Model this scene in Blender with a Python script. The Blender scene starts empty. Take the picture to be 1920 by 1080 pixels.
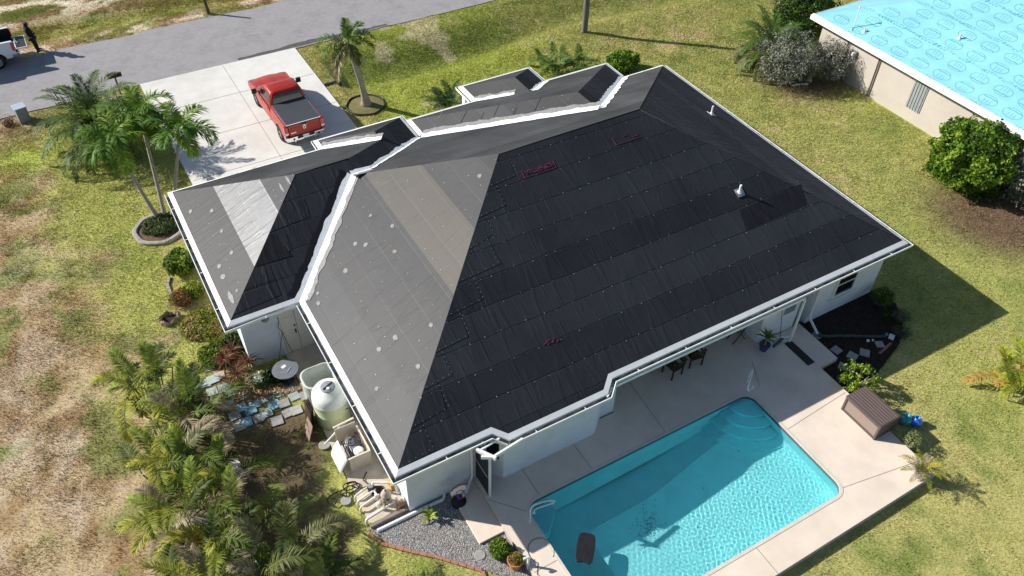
import bpy, bmesh, math, random
import numpy as np
from mathutils import Vector, Matrix
R = math.radians
random.seed(7)
rng = np.random.default_rng(11)
SC = bpy.context.scene
COL = SC.collection

# ------------------------------------------------------------------ camera
CAM = Vector((-4.019, -13.023, 23.299))
PITCH, YAW, ROLL, FPX = 0.7695, 0.5372, 0.0234, 1550.1
fwd = Vector((math.sin(YAW)*math.cos(PITCH), math.cos(YAW)*math.cos(PITCH), -math.sin(PITCH)))
r0 = Vector((math.cos(YAW), -math.sin(YAW), 0)); u0 = r0.cross(fwd)
RI = math.cos(ROLL)*r0 + math.sin(ROLL)*u0
UP = -math.sin(ROLL)*r0 + math.cos(ROLL)*u0
cd = bpy.data.cameras.new('camera'); cam = bpy.data.objects.new('camera', cd); COL.objects.link(cam)
cd.sensor_width = 36.0; cd.lens = 36.0*FPX/1920.0; cd.clip_end = 2000; cd.clip_start = 0.1
cam.matrix_world = Matrix(((RI.x, UP.x, -fwd.x, CAM.x), (RI.y, UP.y, -fwd.y, CAM.y), (RI.z, UP.z, -fwd.z, CAM.z), (0, 0, 0, 1)))
SC.camera = cam

# ------------------------------------------------------------------ sky, sun, exposure
SUN_EL, SUN_AZ = R(31.0), R(-49.5)          # azimuth clockwise from +Y (negative: to the west of +Y)
w = bpy.data.worlds.new('World'); SC.world = w; w.use_nodes = True
nt = w.node_tree; bg = nt.nodes['Background']
sky = nt.nodes.new('ShaderNodeTexSky'); sky.sky_type = 'NISHITA'; sky.sun_disc = False
sky.sun_elevation = SUN_EL; sky.sun_rotation = SUN_AZ; sky.air_density = 1.0; sky.dust_density = 0.6; sky.ozone_density = 1.5
nt.links.new(sky.outputs[0], bg.inputs[0]); bg.inputs[1].default_value = 0.067
sd = bpy.data.lights.new('sun', 'SUN'); sd.energy = 4.6; sd.angle = R(0.55); sd.color = (1.0, 0.955, 0.88)
so = bpy.data.objects.new('sun', sd); COL.objects.link(so)
SUNV = Vector((math.sin(SUN_AZ)*math.cos(SUN_EL), math.cos(SUN_AZ)*math.cos(SUN_EL), math.sin(SUN_EL)))
so.rotation_euler = SUNV.to_track_quat('Z', 'Y').to_euler(); so.location = (-20, 20, 30)
try: sd.cycles.is_caustics_light = True
except Exception: pass
SC.view_settings.view_transform = 'Standard'; SC.view_settings.look = 'None'
SC.view_settings.exposure = 0.68; SC.view_settings.gamma = 1.0
SC.render.engine = 'CYCLES'
SC.cycles.use_denoising = True
SC.cycles.max_bounces = 8; SC.cycles.transparent_max_bounces = 12
SC.cycles.sample_clamp_indirect = 6.0

# ------------------------------------------------------------------ helpers
def P(px, py, z=0.0):
    """ground-plan point at height z that a measured image point of the 1920-wide photograph stands for"""
    d = FPX*fwd + (px-960)*RI + (540-py)*UP
    t = (z-CAM.z)/d.z
    return Vector((CAM.x+d.x*t, CAM.y+d.y*t, z))
def project(x, y, z):
    dx, dy, dz = x-CAM.x, y-CAM.y, z-CAM.z
    ww = dx*fwd.x+dy*fwd.y+dz*fwd.z
    return 960+FPX*(dx*RI.x+dy*RI.y+dz*RI.z)/ww, 540-FPX*(dx*UP.x+dy*UP.y+dz*UP.z)/ww

class MB:
    def __init__(s): s.v=[]; s.f=[]; s.m=[]; s.uv={}
    def quad(s, pts, mat=0, uv=None):
        n=len(s.v); s.v += [tuple(p) for p in pts]; s.f.append(tuple(range(n, n+len(pts)))); s.m.append(mat)
        if uv: s.uv[len(s.f)-1]=uv
        return s
    def box(s, c, d, mat=0, rz=0, ax=None):
        cx,cy,cz=c; hx,hy,hz=d[0]/2,d[1]/2,d[2]/2; n=len(s.v)
        M = ax if ax is not None else Matrix.Rotation(rz,3,'Z')
        for sx,sy,sz in ((-1,-1,-1),(1,-1,-1),(1,1,-1),(-1,1,-1),(-1,-1,1),(1,-1,1),(1,1,1),(-1,1,1)):
            p=M@Vector((sx*hx,sy*hy,sz*hz)); s.v.append((cx+p.x,cy+p.y,cz+p.z))
        for q in ((3,2,1,0),(4,5,6,7),(0,1,5,4),(1,2,6,5),(2,3,7,6),(3,0,4,7)): s.f.append(tuple(n+i for i in q)); s.m.append(mat)
        return s
    def beam(s, a, b, w_, h, mat=0, up=(0,0,1)):
        a=Vector(a); b=Vector(b); x=(b-a); L=x.length; x=x/L; u=Vector(up); y=u.cross(x)
        if y.length<1e-4: y=Vector((0,1,0)).cross(x)
        y.normalize(); z=x.cross(y)
        return s.box((a+b)/2,(L,w_,h),mat,ax=Matrix((x,y,z)).transposed())
    def tube(s, pts, r, n=8, mat=0, cap=True):
        pts=[Vector(p) for p in pts]; rs=r if isinstance(r,(list,tuple)) else [r]*len(pts)
        base=len(s.v); prev=None
        for i,p in enumerate(pts):
            t=(pts[min(i+1,len(pts)-1)]-pts[max(i-1,0)]).normalized()
            if prev is None:
                a=Vector((0,0,1)) if abs(t.z)<.9 else Vector((1,0,0)); x=t.cross(a).normalized()
            else:
                x=(prev-t*prev.dot(t)); x = x.normalized() if x.length>1e-6 else t.orthogonal().normalized()
            prev=x; y=t.cross(x)
            for k in range(n):
                a=2*math.pi*k/n; q=p+rs[i]*(math.cos(a)*x+math.sin(a)*y); s.v.append(tuple(q))
        for i in range(len(pts)-1):
            for k in range(n):
                a=base+i*n+k; b=base+i*n+(k+1)%n; s.f.append((a,b,b+n,a+n)); s.m.append(mat)
        if cap:
            s.f.append(tuple(base+k for k in reversed(range(n)))); s.m.append(mat)
            e=base+(len(pts)-1)*n; s.f.append(tuple(e+k for k in range(n))); s.m.append(mat)
        return s
    def lathe(s, prof, c=(0,0,0), n=24, mat=0, sx=1, sy=1, mats=None):
        base=len(s.v)
        for r,z in prof:
            for k in range(n):
                a=2*math.pi*k/n; s.v.append((c[0]+sx*r*math.cos(a),c[1]+sy*r*math.sin(a),c[2]+z))
        for i in range(len(prof)-1):
            for k in range(n):
                a=base+i*n+k; b=base+i*n+(k+1)%n; s.f.append((a,b,b+n,a+n)); s.m.append(mats[i] if mats else mat)
        if prof[0][0]>1e-5: s.f.append(tuple(base+k for k in reversed(range(n)))); s.m.append(mats[0] if mats else mat)
        if prof[-1][0]>1e-5:
            e=base+(len(prof)-1)*n; s.f.append(tuple(e+k for k in range(n))); s.m.append(mats[-1] if mats else mat)
        return s
    def prism(s, poly, z0, z1, mat=0, side=None):
        n=len(s.v); k=len(poly); s.v+=[(p[0],p[1],z0) for p in poly]+[(p[0],p[1],z1) for p in poly]
        s.f.append(tuple(n+i for i in reversed(range(k)))); s.m.append(mat)
        s.f.append(tuple(n+k+i for i in range(k))); s.m.append(mat)
        for i in range(k): j=(i+1)%k; s.f.append((n+i,n+j,n+k+j,n+k+i)); s.m.append(mat if side is None else side)
        return s
    def grid(s, rows, mat=0, closed=False):
        """rows: list of equally long point lists"""
        base=len(s.v); k=len(rows[0])
        for r_ in rows: s.v+=[tuple(p) for p in r_]
        for i in range(len(rows)-1):
            for j in range(k if closed else k-1):
                a=base+i*k+j; b=base+i*k+(j+1)%k; s.f.append((a,b,b+k,a+k)); s.m.append(mat)
        return s
    def build(s, name, mats, parent=None, smooth=False, bevel=0, loc=None, col=None):
        me=bpy.data.meshes.new(name); me.from_pydata(s.v,[],s.f)
        for m_ in (mats if isinstance(mats,(list,tuple)) else [mats]): me.materials.append(m_)
        me.polygons.foreach_set('material_index', s.m)
        if s.uv:
            ul=me.uv_layers.new(name='UVMap')
            for fi,uv in s.uv.items():
                for li,c in zip(me.polygons[fi].loop_indices,uv): ul.data[li].uv=c
        if smooth: me.polygons.foreach_set('use_smooth',[True]*len(s.f))
        me.update()
        o=bpy.data.objects.new(name,me); COL.objects.link(o)
        if parent: o.parent=parent
        if loc is not None: o.location=loc
        if bevel:
            b=o.modifiers.new('bevel','BEVEL'); b.width=bevel; b.segments=2; b.limit_method='ANGLE'; b.angle_limit=R(35)
        if smooth=='auto':
            try: me.set_sharp_from_angle(angle=R(40))
            except Exception: pass
        return o
def tag(o, label=None, cat=None, group=None, kind=None):
    if label: o['label']=label
    if cat: o['category']=cat
    if group: o['group']=group
    if kind: o['kind']=kind
    return o
def thing(name, label, cat, loc=(0,0,0), rz=0, group=None):
    o=bpy.data.objects.new(name,None); COL.objects.link(o); o.location=loc; o.rotation_euler=(0,0,rz); o.empty_display_size=.2
    return tag(o,label,cat,group)
def copy_tree(o, parent=None):
    c=o.copy(); COL.objects.link(c)
    if parent: c.parent=parent
    for ch in list(o.children): copy_tree(ch,c)
    return c
def arr_mesh(name, verts, tris, mats, parent=None, colors=None, loc=None, midx=None):
    """numpy verts (N,3), faces (F,k)"""
    me=bpy.data.meshes.new(name); nv=len(verts); nf,k=tris.shape
    me.vertices.add(nv); me.vertices.foreach_set('co',np.ascontiguousarray(verts,np.float32).ravel())
    me.loops.add(nf*k); me.loops.foreach_set('vertex_index',np.ascontiguousarray(tris,np.int32).ravel())
    me.polygons.add(nf); me.polygons.foreach_set('loop_start',np.arange(0,nf*k,k,dtype=np.int32))
    try: me.polygons.foreach_set('loop_total',np.full(nf,k,np.int32))
    except Exception: pass
    for m_ in (mats if isinstance(mats,(list,tuple)) else [mats]): me.materials.append(m_)
    if midx is not None: me.polygons.foreach_set('material_index',midx.astype(np.int32))
    if colors is not None:
        a=me.color_attributes.new('Col','FLOAT_COLOR','POINT'); c4=np.ones((nv,4),np.float32); c4[:,:3]=colors
        a.data.foreach_set('color',c4.ravel())
    me.update(calc_edges=True)
    o=bpy.data.objects.new(name,me); COL.objects.link(o)
    if parent: o.parent=parent
    if loc is not None: o.location=loc
    return o

# numpy value noise
def _hash(ix,iy,seed):
    h=(ix*374761393+iy*668265263+seed*1442695041)&0xffffffff
    h=((h^(h>>13))*1274126177)&0xffffffff
    return ((h^(h>>16))&0xffff)/65535.0
def vnoise(x,y,seed=0):
    x=np.asarray(x,float); y=np.asarray(y,float)
    ix=np.floor(x).astype(np.int64); iy=np.floor(y).astype(np.int64); fx=x-ix; fy=y-iy
    fx=fx*fx*(3-2*fx); fy=fy*fy*(3-2*fy)
    a=_hash(ix,iy,seed); b=_hash(ix+1,iy,seed); c=_hash(ix,iy+1,seed); d=_hash(ix+1,iy+1,seed)
    return (a*(1-fx)+b*fx)*(1-fy)+(c*(1-fx)+d*fx)*fy
def fbm(x,y,seed=0,octv=4):
    s=0;a=.5;t=0
    for i in range(octv): s=s+a*vnoise(np.asarray(x)*2**i+17*i,np.asarray(y)*2**i-9*i,seed+i); t+=a; a*=.55
    return s/t
def sstep(a,b,x): t=np.clip((np.asarray(x,float)-a)/(b-a),0,1); return t*t*(3-2*t)

# ------------------------------------------------------------------ materials
def nmat(name):
    m=bpy.data.materials.new(name); m.use_nodes=True; nt=m.node_tree; return m,nt,nt.nodes['Principled BSDF']
def Mt(name, col, rough=.6, var=.18, scale=6.0, bump=0.0, bscale=60.0, metal=0.0, spec=.4, col2=None, coat=0.0, detail=5, stretch=None, grime=0.0, uv=False):
    """principled surface with noise mottling (col -> col2 or darker), optional grime patches and bump"""
    m,nt,b=nmat(name); L=nt.links; N=nt.nodes.new
    tc=N('ShaderNodeTexCoord'); src=tc.outputs['UV' if uv else 'Object']
    if stretch:
        mp=N('ShaderNodeMapping'); mp.inputs['Scale'].default_value=stretch; L.new(src,mp.inputs[0]); src=mp.outputs[0]
    no=N('ShaderNodeTexNoise'); no.inputs['Scale'].default_value=scale; no.inputs['Detail'].default_value=detail; no.inputs['Roughness'].default_value=.65; L.new(src,no.inputs[0])
    cr=N('ShaderNodeValToRGB'); e=cr.color_ramp.elements
    c2=col2 if col2 else tuple(c*(1-var) for c in col)
    e[0].position=.32; e[0].color=(*c2,1); e[1].position=.68; e[1].color=(*[min(1,c*(1+var*.4)) for c in col],1)
    L.new(no.outputs[0],cr.inputs[0]); out=cr.outputs[0]
    if grime>0:
        n2=N('ShaderNodeTexNoise'); n2.inputs['Scale'].default_value=scale*.23; n2.inputs['Detail'].default_value=8; n2.inputs['Roughness'].default_value=.7; L.new(src,n2.inputs[0])
        r2=N('ShaderNodeValToRGB'); r2.color_ramp.elements[0].position=.48; r2.color_ramp.elements[1].position=.72
        L.new(n2.outputs[0],r2.inputs[0]); mx=N('ShaderNodeMixRGB'); mx.blend_type='MULTIPLY'
        mu=N('ShaderNodeMath'); mu.operation='MULTIPLY'; mu.inputs[1].default_value=grime; L.new(r2.outputs[0],mu.inputs[0])
        L.new(mu.outputs[0],mx.inputs[0]); L.new(out,mx.inputs[1]); mx.inputs[2].default_value=(.45,.40,.34,1); out=mx.outputs[0]
    L.new(out,b.inputs['Base Color'])
    b.inputs['Roughness'].default_value=rough; b.inputs['Metallic'].default_value=metal; b.inputs['Specular IOR Level'].default_value=spec
    if coat: b.inputs['Coat Weight'].default_value=coat; b.inputs['Coat Roughness'].default_value=.05
    if bump>0:
        n3=N('ShaderNodeTexNoise'); n3.inputs['Scale'].default_value=bscale; n3.inputs['Detail'].default_value=6; L.new(src,n3.inputs[0])
        bp=N('ShaderNodeBump'); bp.inputs['Strength'].default_value=bump; bp.inputs['Distance'].default_value=.02; L.new(n3.outputs[0],bp.inputs['Height']); L.new(bp.outputs[0],b.inputs['Normal'])
    return m
def attr_mat(name, rough=.6, transl=.0, spec=.25, noise=0.0, nscale=30):
    m,nt,b=nmat(name); L=nt.links; N=nt.nodes.new
    at=N('ShaderNodeAttribute'); at.attribute_name='Col'; out=at.outputs['Color']
    if noise:
        tc=N('ShaderNodeTexCoord'); no=N('ShaderNodeTexNoise'); no.inputs['Scale'].default_value=nscale; no.inputs['Detail'].default_value=8; no.inputs['Roughness'].default_value=.75; L.new(tc.outputs['Object'],no.inputs[0])
        mr=N('ShaderNodeMapRange'); mr.inputs[1].default_value=.3; mr.inputs[2].default_value=.7; mr.inputs[3].default_value=1-noise; mr.inputs[4].default_value=1+noise; L.new(no.outputs[0],mr.inputs[0])
        vm=N('ShaderNodeVectorMath'); vm.operation='SCALE'; L.new(out,vm.inputs[0]); L.new(mr.outputs[0],vm.inputs['Scale']); out=vm.outputs[0]
        bp=N('ShaderNodeBump'); bp.inputs['Strength'].default_value=.5; bp.inputs['Distance'].default_value=.05; L.new(no.outputs[0],bp.inputs['Height']); L.new(bp.outputs[0],b.inputs['Normal'])
    L.new(out,b.inputs['Base Color']); b.inputs['Roughness'].default_value=rough; b.inputs['Specular IOR Level'].default_value=spec
    if transl:
        tr=N('ShaderNodeBsdfTranslucent'); L.new(out,tr.inputs[0]); mx=N('ShaderNodeMixShader'); mx.inputs[0].default_value=transl
        L.new(b.outputs[0],mx.inputs[1]); L.new(tr.outputs[0],mx.inputs[2]); L.new(mx.outputs[0],nt.nodes['Material Output'].inputs[0])
    return m
def felt(name, col, rough=.5, spec=.5, lap=.82, wr=1.0, brushed=False, tone=.25, lapd=.25):
    """roofing felt: UV in metres, u along the eave, v up the slope (plan distance); lap lines, wrinkles, scuffs"""
    m,nt,b=nmat(name); L=nt.links; N=nt.nodes.new
    def math_(op,a,c=None,v=None):
        n=N('ShaderNodeMath'); n.operation=op
        if a is not None: L.new(a,n.inputs[0])
        if c is not None: L.new(c,n.inputs[1])
        elif v is not None: n.inputs[1].default_value=v
        return n.outputs[0]
    tc=N('ShaderNodeTexCoord'); uv=tc.outputs['UV']
    def noise(sx,sy,scale,det=5,rg=.6,dist=0):
        mp=N('ShaderNodeMapping'); mp.inputs['Scale'].default_value=(sx,sy,1); L.new(uv,mp.inputs[0])
        n=N('ShaderNodeTexNoise'); n.inputs['Scale'].default_value=scale; n.inputs['Detail'].default_value=det; n.inputs['Roughness'].default_value=rg; n.inputs['Distortion'].default_value=dist; L.new(mp.outputs[0],n.inputs[0]); return n.outputs[0]
    sep=N('ShaderNodeSeparateXYZ'); L.new(uv,sep.inputs[0])
    wob=noise(.35,.35,1.5,3); wob=math_('MULTIPLY',math_('SUBTRACT',wob,None,.5),None,.09)
    v=math_('ADD',sep.outputs[1],wob); vd=math_('DIVIDE',v,None,lap); fr=math_('FRACT',vd); row=math_('FLOOR',vd)
    ln=N('ShaderNodeMapRange'); ln.inputs[1].default_value=0; ln.inputs[2].default_value=.040; ln.inputs[3].default_value=lapd; ln.inputs[4].default_value=1; L.new(fr,ln.inputs[0])
    wn=N('ShaderNodeTexWhiteNoise'); wn.noise_dimensions='1D'; L.new(row,wn.inputs['W'])
    big=noise(1,1,.35,6,.6); fine=noise(1,1,38,4,.8); 
    f1=N('ShaderNodeMapRange'); f1.inputs[1].default_value=.3; f1.inputs[2].default_value=.7; f1.inputs[3].default_value=1-tone; f1.inputs[4].default_value=1+tone; L.new(big,f1.inputs[0])
    f2=N('ShaderNodeMapRange'); f2.inputs[1].default_value=.25; f2.inputs[2].default_value=.75; f2.inputs[3].default_value=.78; f2.inputs[4].default_value=1.22; L.new(fine,f2.inputs[0])
    f3=N('ShaderNodeMapRange'); f3.inputs[3].default_value=.74; f3.inputs[4].default_value=1.26; L.new(wn.outputs[0],f3.inputs[0])
    t=math_('MULTIPLY',math_('MULTIPLY',math_('MULTIPLY',f1.outputs[0],f2.outputs[0]),f3.outputs[0]),ln.outputs[0])
    # stretched scuffs running with the roll
    sc=noise(.25,3.0,2.0,6,.7); r=N('ShaderNodeMapRange'); r.inputs[1].default_value=.55; r.inputs[2].default_value=.8; r.inputs[3].default_value=0; r.inputs[4].default_value=.35; L.new(sc,r.inputs[0])
    t=math_('ADD',t,r.outputs[0])
    vm=N('ShaderNodeVectorMath'); vm.operation='SCALE'; vm.inputs[0].default_value=col; L.new(t,vm.inputs['Scale']); out=vm.outputs[0]
    # wrinkles: ridges running up the slope inside each course
    w1=noise(2.6,.45,1.0,3,.5,1.2); w2=N('ShaderNodeMapRange'); w2.inputs[1].default_value=.52; w2.inputs[2].default_value=.66; L.new(w1,w2.inputs[0])
    w3=noise(7,1.6,1.0,2,.5,.6)
    h=math_('ADD',math_('MULTIPLY',w2.outputs[0],None,1.0*wr),math_('MULTIPLY',w3,None,.5*wr)); h=math_('ADD',h,math_('MULTIPLY',ln.outputs[0],None,.5 if lapd>.4 else 1.0)); h=math_('ADD',h,math_('MULTIPLY',fine,None,.10))
    bp=N('ShaderNodeBump'); bp.inputs['Strength'].default_value=.55; bp.inputs['Distance'].default_value=.03; L.new(h,bp.inputs['Height'])
    df=N('ShaderNodeBsdfDiffuse'); df.inputs['Roughness'].default_value=.6; L.new(out,df.inputs['Color']); L.new(bp.outputs[0],df.inputs['Normal'])
    go=N('ShaderNodeBsdfGlossy'); go.inputs['Color'].default_value=(spec,spec,spec*1.02,1); L.new(bp.outputs[0],go.inputs['Normal'])
    rr=N('ShaderNodeMapRange'); rr.inputs[3].default_value=rough*(.6 if brushed else .85); rr.inputs[4].default_value=rough*(1.5 if brushed else 1.15); L.new(noise(6,.5,3.0,5,.7) if brushed else big,rr.inputs[0]); L.new(rr.outputs[0],go.inputs['Roughness'])
    ad=N('ShaderNodeAddShader'); L.new(df.outputs[0],ad.inputs[0]); L.new(go.outputs[0],ad.inputs[1]); L.new(ad.outputs[0],nt.nodes['Material Output'].inputs[0])
    nt.nodes.remove(b)
    return m
M={}
M['felt_sunlit']=felt('roof felt sunlit tone',(.046,.047,.050),rough=.60,spec=.043,wr=.35,lapd=.5,tone=.38)  # same felt, lightened to paint sunlight onto the north and west slopes
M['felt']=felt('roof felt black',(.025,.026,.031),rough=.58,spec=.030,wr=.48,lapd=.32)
M['felt_brown']=felt('roof felt brownish roll',(.088,.077,.062),rough=.58,spec=.046,wr=.3,lapd=.6)
M['felt_silver']=felt('roof membrane shiny roll',(.15,.155,.165),rough=.50,spec=.085,wr=.6,brushed=True,lapd=.6)
M['felt_flap']=felt('roof felt roll end',(.021,.021,.025),rough=.55,spec=.03,lap=3.0)
M['tar']=Mt('roof tar patch',(.007,.007,.009),col2=(.026,.027,.032),rough=.7,var=.2,scale=1.6,spec=.1,stretch=(5,.45,1),uv=True,bump=.4,bscale=4)
M['nail']=Mt('cap nail',(.42,.42,.42),rough=.4,var=.1)
M['pink']=Mt('pink roof print',(.15,.034,.065),rough=.6,var=.4,scale=14)
M['white_coat']=Mt('white sealant',(.82,.84,.86),rough=.55,var=.06,scale=5,bump=.3,bscale=9)
M['grey_coat']=Mt('grey primer',(.22,.22,.22),rough=.6,var=.35,scale=9)
M['trim']=Mt('white painted trim',(.80,.81,.80),rough=.45,var=.08,scale=2.5,grime=.25)
M['gutter_in']=Mt('gutter inside',(.30,.33,.32),rough=.6,var=.75,scale=3.5,col2=(.05,.045,.04),stretch=(1,1,1))
M['stucco']=Mt('white stucco',(.70,.73,.77),rough=.85,var=.05,scale=3,bump=.5,bscale=70,grime=.22)
M['door']=Mt('cream door paint',(.72,.68,.58),rough=.5,var=.06,scale=2,grime=.2)
M['glass']=Mt('dark window glass',(.012,.014,.018),rough=.06,var=.3,scale=1,spec=.8)
M['screen']=Mt('dark insect screen',(.012,.014,.02),rough=.5,var=.3,scale=40)
M['soffit']=Mt('soffit white',(.66,.66,.64),rough=.7,var=.05)
M['deck']=Mt('pool deck coating',(.75,.64,.53),rough=.8,var=.10,scale=1.3,bump=.25,bscale=90,grime=.22,detail=9)
M['deck_side']=Mt('deck edge',(.50,.46,.42),rough=.85,var=.25,scale=4,grime=.5)
M['coping']=Mt('pool coping',(.66,.58,.50),rough=.7,var=.12,scale=4,grime=.2)
M['joint']=Mt('deck joint',(.22,.19,.17),rough=.9)
M['tile']=Mt('waterline tile',(.10,.13,.14),rough=.3,var=.5,scale=30)
M['conc']=Mt('driveway concrete',(.66,.64,.60),rough=.85,var=.09,scale=1.1,bump=.2,bscale=80,grime=.30,detail=10)
M['pad']=Mt('old stained concrete',(.60,.52,.41),rough=.85,var=.25,scale=2.2,bump=.3,bscale=50,grime=.55,detail=9)
M['asphalt']=Mt('worn asphalt',(.30,.29,.295),rough=.9,var=.13,scale=3.5,bump=.4,bscale=120,grime=.38,detail=10)
M['asph_patch']=Mt('asphalt patch',(.10,.095,.09),rough=.95,var=.45,scale=5,detail=9)
M['mulch']=Mt('dark mulch',(.030,.020,.016),rough=.95,var=.6,scale=18,bump=1,bscale=30,detail=9)
M['soil']=Mt('soil',(.14,.09,.055),rough=.95,var=.45,scale=9,bump=.8,bscale=30,detail=9)
M['concrete_ring']=Mt('concrete edging',(.36,.33,.29),rough=.9,var=.35,scale=6,bump=.4,bscale=40,grime=.4)
M['brick']=Mt('clay brick',(.40,.19,.12),rough=.9,var=.3,scale=9,grime=.3)
M['bark_grey']=Mt('palm bark grey',(.33,.30,.26),rough=.9,var=.35,scale=3,stretch=(1,1,9),bump=.5,bscale=8)
M['bark_dark']=Mt('bark brown',(.13,.09,.06),rough=.95,var=.5,scale=12,bump=.8,bscale=20)
M['bark_orange']=Mt('palm boot fibre',(.30,.14,.045),rough=.95,var=.5,scale=12,bump=.8,bscale=20)
M['crownshaft']=Mt('green crownshaft',(.28,.30,.12),rough=.5,var=.25,scale=4)
M['twig']=Mt('pale twig',(.34,.29,.23),rough=.9,var=.3,scale=12)
M['wood_pole']=Mt('weathered wood',(.17,.155,.145),rough=.9,var=.45,scale=2,stretch=(9,9,.6),bump=.4,bscale=10)
M['leaf']=attr_mat('leaf',rough=.55,transl=.30,spec=.22)
M['leaf_dull']=attr_mat('leaf dull',rough=.7,transl=.2,spec=.2)
M['grassblade']=attr_mat('grass blade',rough=.65,transl=.3,spec=.2)
M['lawn']=attr_mat('lawn soil',rough=.95,noise=.45,nscale=9)
M['gravel']=attr_mat('gravel stone',rough=.85)
M['black']=Mt('black plastic',(.018,.018,.02),rough=.4,var=.3,scale=6)
M['rubber']=Mt('rubber',(.014,.014,.014),rough=.8,var=.3,scale=10)
M['grey_pl']=Mt('grey plastic',(.24,.26,.30),rough=.5,var=.15,scale=5,grime=.2)
M['white_pl']=Mt('white plastic',(.78,.79,.78),rough=.4,var=.06,scale=4,grime=.25)
M['white_pipe']=Mt('weathered pvc',(.74,.72,.66),rough=.5,var=.2,scale=7,grime=.4)
M['metal']=Mt('galvanised metal',(.45,.47,.49),rough=.35,var=.2,scale=6,metal=.7)
M['chrome']=Mt('chrome',(.85,.85,.86),rough=.10,var=.05,metal=1.0)
M['dark_metal']=Mt('dark metal',(.07,.07,.075),rough=.5,var=.3,scale=12,metal=.5)
M['red_paint']=Mt('metallic red paint',(.34,.018,.006),rough=.38,var=.12,scale=2,coat=.35,spec=.35)
M['white_paint']=Mt('white car paint',(.74,.76,.80),rough=.3,var=.03,scale=2,coat=.7)
M['tail']=Mt('red lamp lens',(.55,.012,.015),rough=.15,var=.2,scale=14,spec=.7,coat=.6)
M['vinyl']=Mt('tonneau vinyl',(.050,.056,.066),rough=.55,var=.15,scale=5,bump=.3,bscale=120)
M['plate']=Mt('licence plate',(.62,.66,.72),rough=.4,var=.1,scale=30)
M['tyre']=Mt('tyre',(.016,.016,.016),rough=.85,var=.3,scale=20)
M['rim']=Mt('alloy rim',(.55,.56,.58),rough=.25,var=.1,metal=.9)
M['resin']=Mt('brown resin wood',(.105,.075,.070),rough=.6,var=.2,scale=3,stretch=(14,1,14))
M['resin_light']=Mt('brown resin panel',(.26,.20,.165),rough=.6,var=.15,scale=3,stretch=(1,1,18))
M['darkwood']=Mt('dark wood',(.055,.032,.022),rough=.5,var=.4,scale=10)
M['oldwood']=Mt('weathered board',(.30,.22,.17),rough=.9,var=.4,scale=4,stretch=(1,8,1),grime=.4)
M['tank']=Mt('translucent tank plastic',(.66,.74,.47),rough=.35,var=.08,scale=1.5,spec=.5)
M['tank_top']=Mt('tank upper white',(.80,.82,.74),rough=.35,var=.06,scale=2)
M['beige_pl']=Mt('beige cabinet',(.62,.56,.46),rough=.5,var=.12,scale=3,grime=.35)
M['teal']=Mt('teal glazed pottery',(.03,.30,.33),rough=.15,var=.3,scale=7,coat=.8)
M['blue']=Mt('blue glazed pottery',(.015,.13,.55),rough=.15,var=.4,scale=7,coat=.8)
M['navy']=Mt('navy glaze',(.03,.06,.20),rough=.3,var=.3,scale=7)
M['terracotta']=Mt('terracotta',(.52,.20,.09),rough=.8,var=.2,scale=8,grime=.2)
M['toy_red']=Mt('toy red',(.45,.03,.03),rough=.4,var=.1)
M['toy_blue']=Mt('toy blue',(.03,.05,.35),rough=.4,var=.1)
M['paver']=attr_mat('paver stone',rough=.85,noise=.22,nscale=5)
M['green_pl']=Mt('green plastic',(.03,.12,.09),rough=.5,var=.2)
M['green_pipe']=Mt('green corrugated pipe',(.05,.075,.065),rough=.6,var=.3,scale=9)
M['slate']=Mt('stepping stone',(.34,.33,.31),rough=.85,var=.2,scale=6)
M['nb_wall']=Mt('beige stucco',(.50,.45,.395),rough=.9,var=.06,scale=1.5,bump=.5,bscale=70,grime=.2)
M['nb_roof']=Mt('blue underlayment',(.225,.53,.63),rough=.5,var=.14,scale=1.2,stretch=(1,.3,1),bump=.25,bscale=3)
M['nb_print']=Mt('underlayment print',(.02,.20,.30),rough=.5,var=.2)
M['nb_seam']=Mt('underlayment seam',(.09,.38,.52),rough=.5,var=.2)
M['shutter']=Mt('corrugated shutter',(.42,.45,.48),rough=.4,var=.15,scale=6,metal=.4)
M['sign_red']=Mt('mailbox brown',(.060,.020,.018),rough=.4,var=.3)
M['cloth']=Mt('black cloth',(.012,.012,.014),rough=.9,var=.3,scale=20)
M['cloth2']=Mt('dark trousers',(.022,.020,.022),rough=.9,var=.3,scale=20)
M['skin']=Mt('skin',(.30,.17,.11),rough=.6,var=.1)
M['shoe']=Mt('brown shoe',(.10,.035,.03),rough=.6,var=.2)
M['mesh_fill']=Mt('wicker',(.30,.15,.08),rough=.9,var=.5,scale=25)
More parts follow.
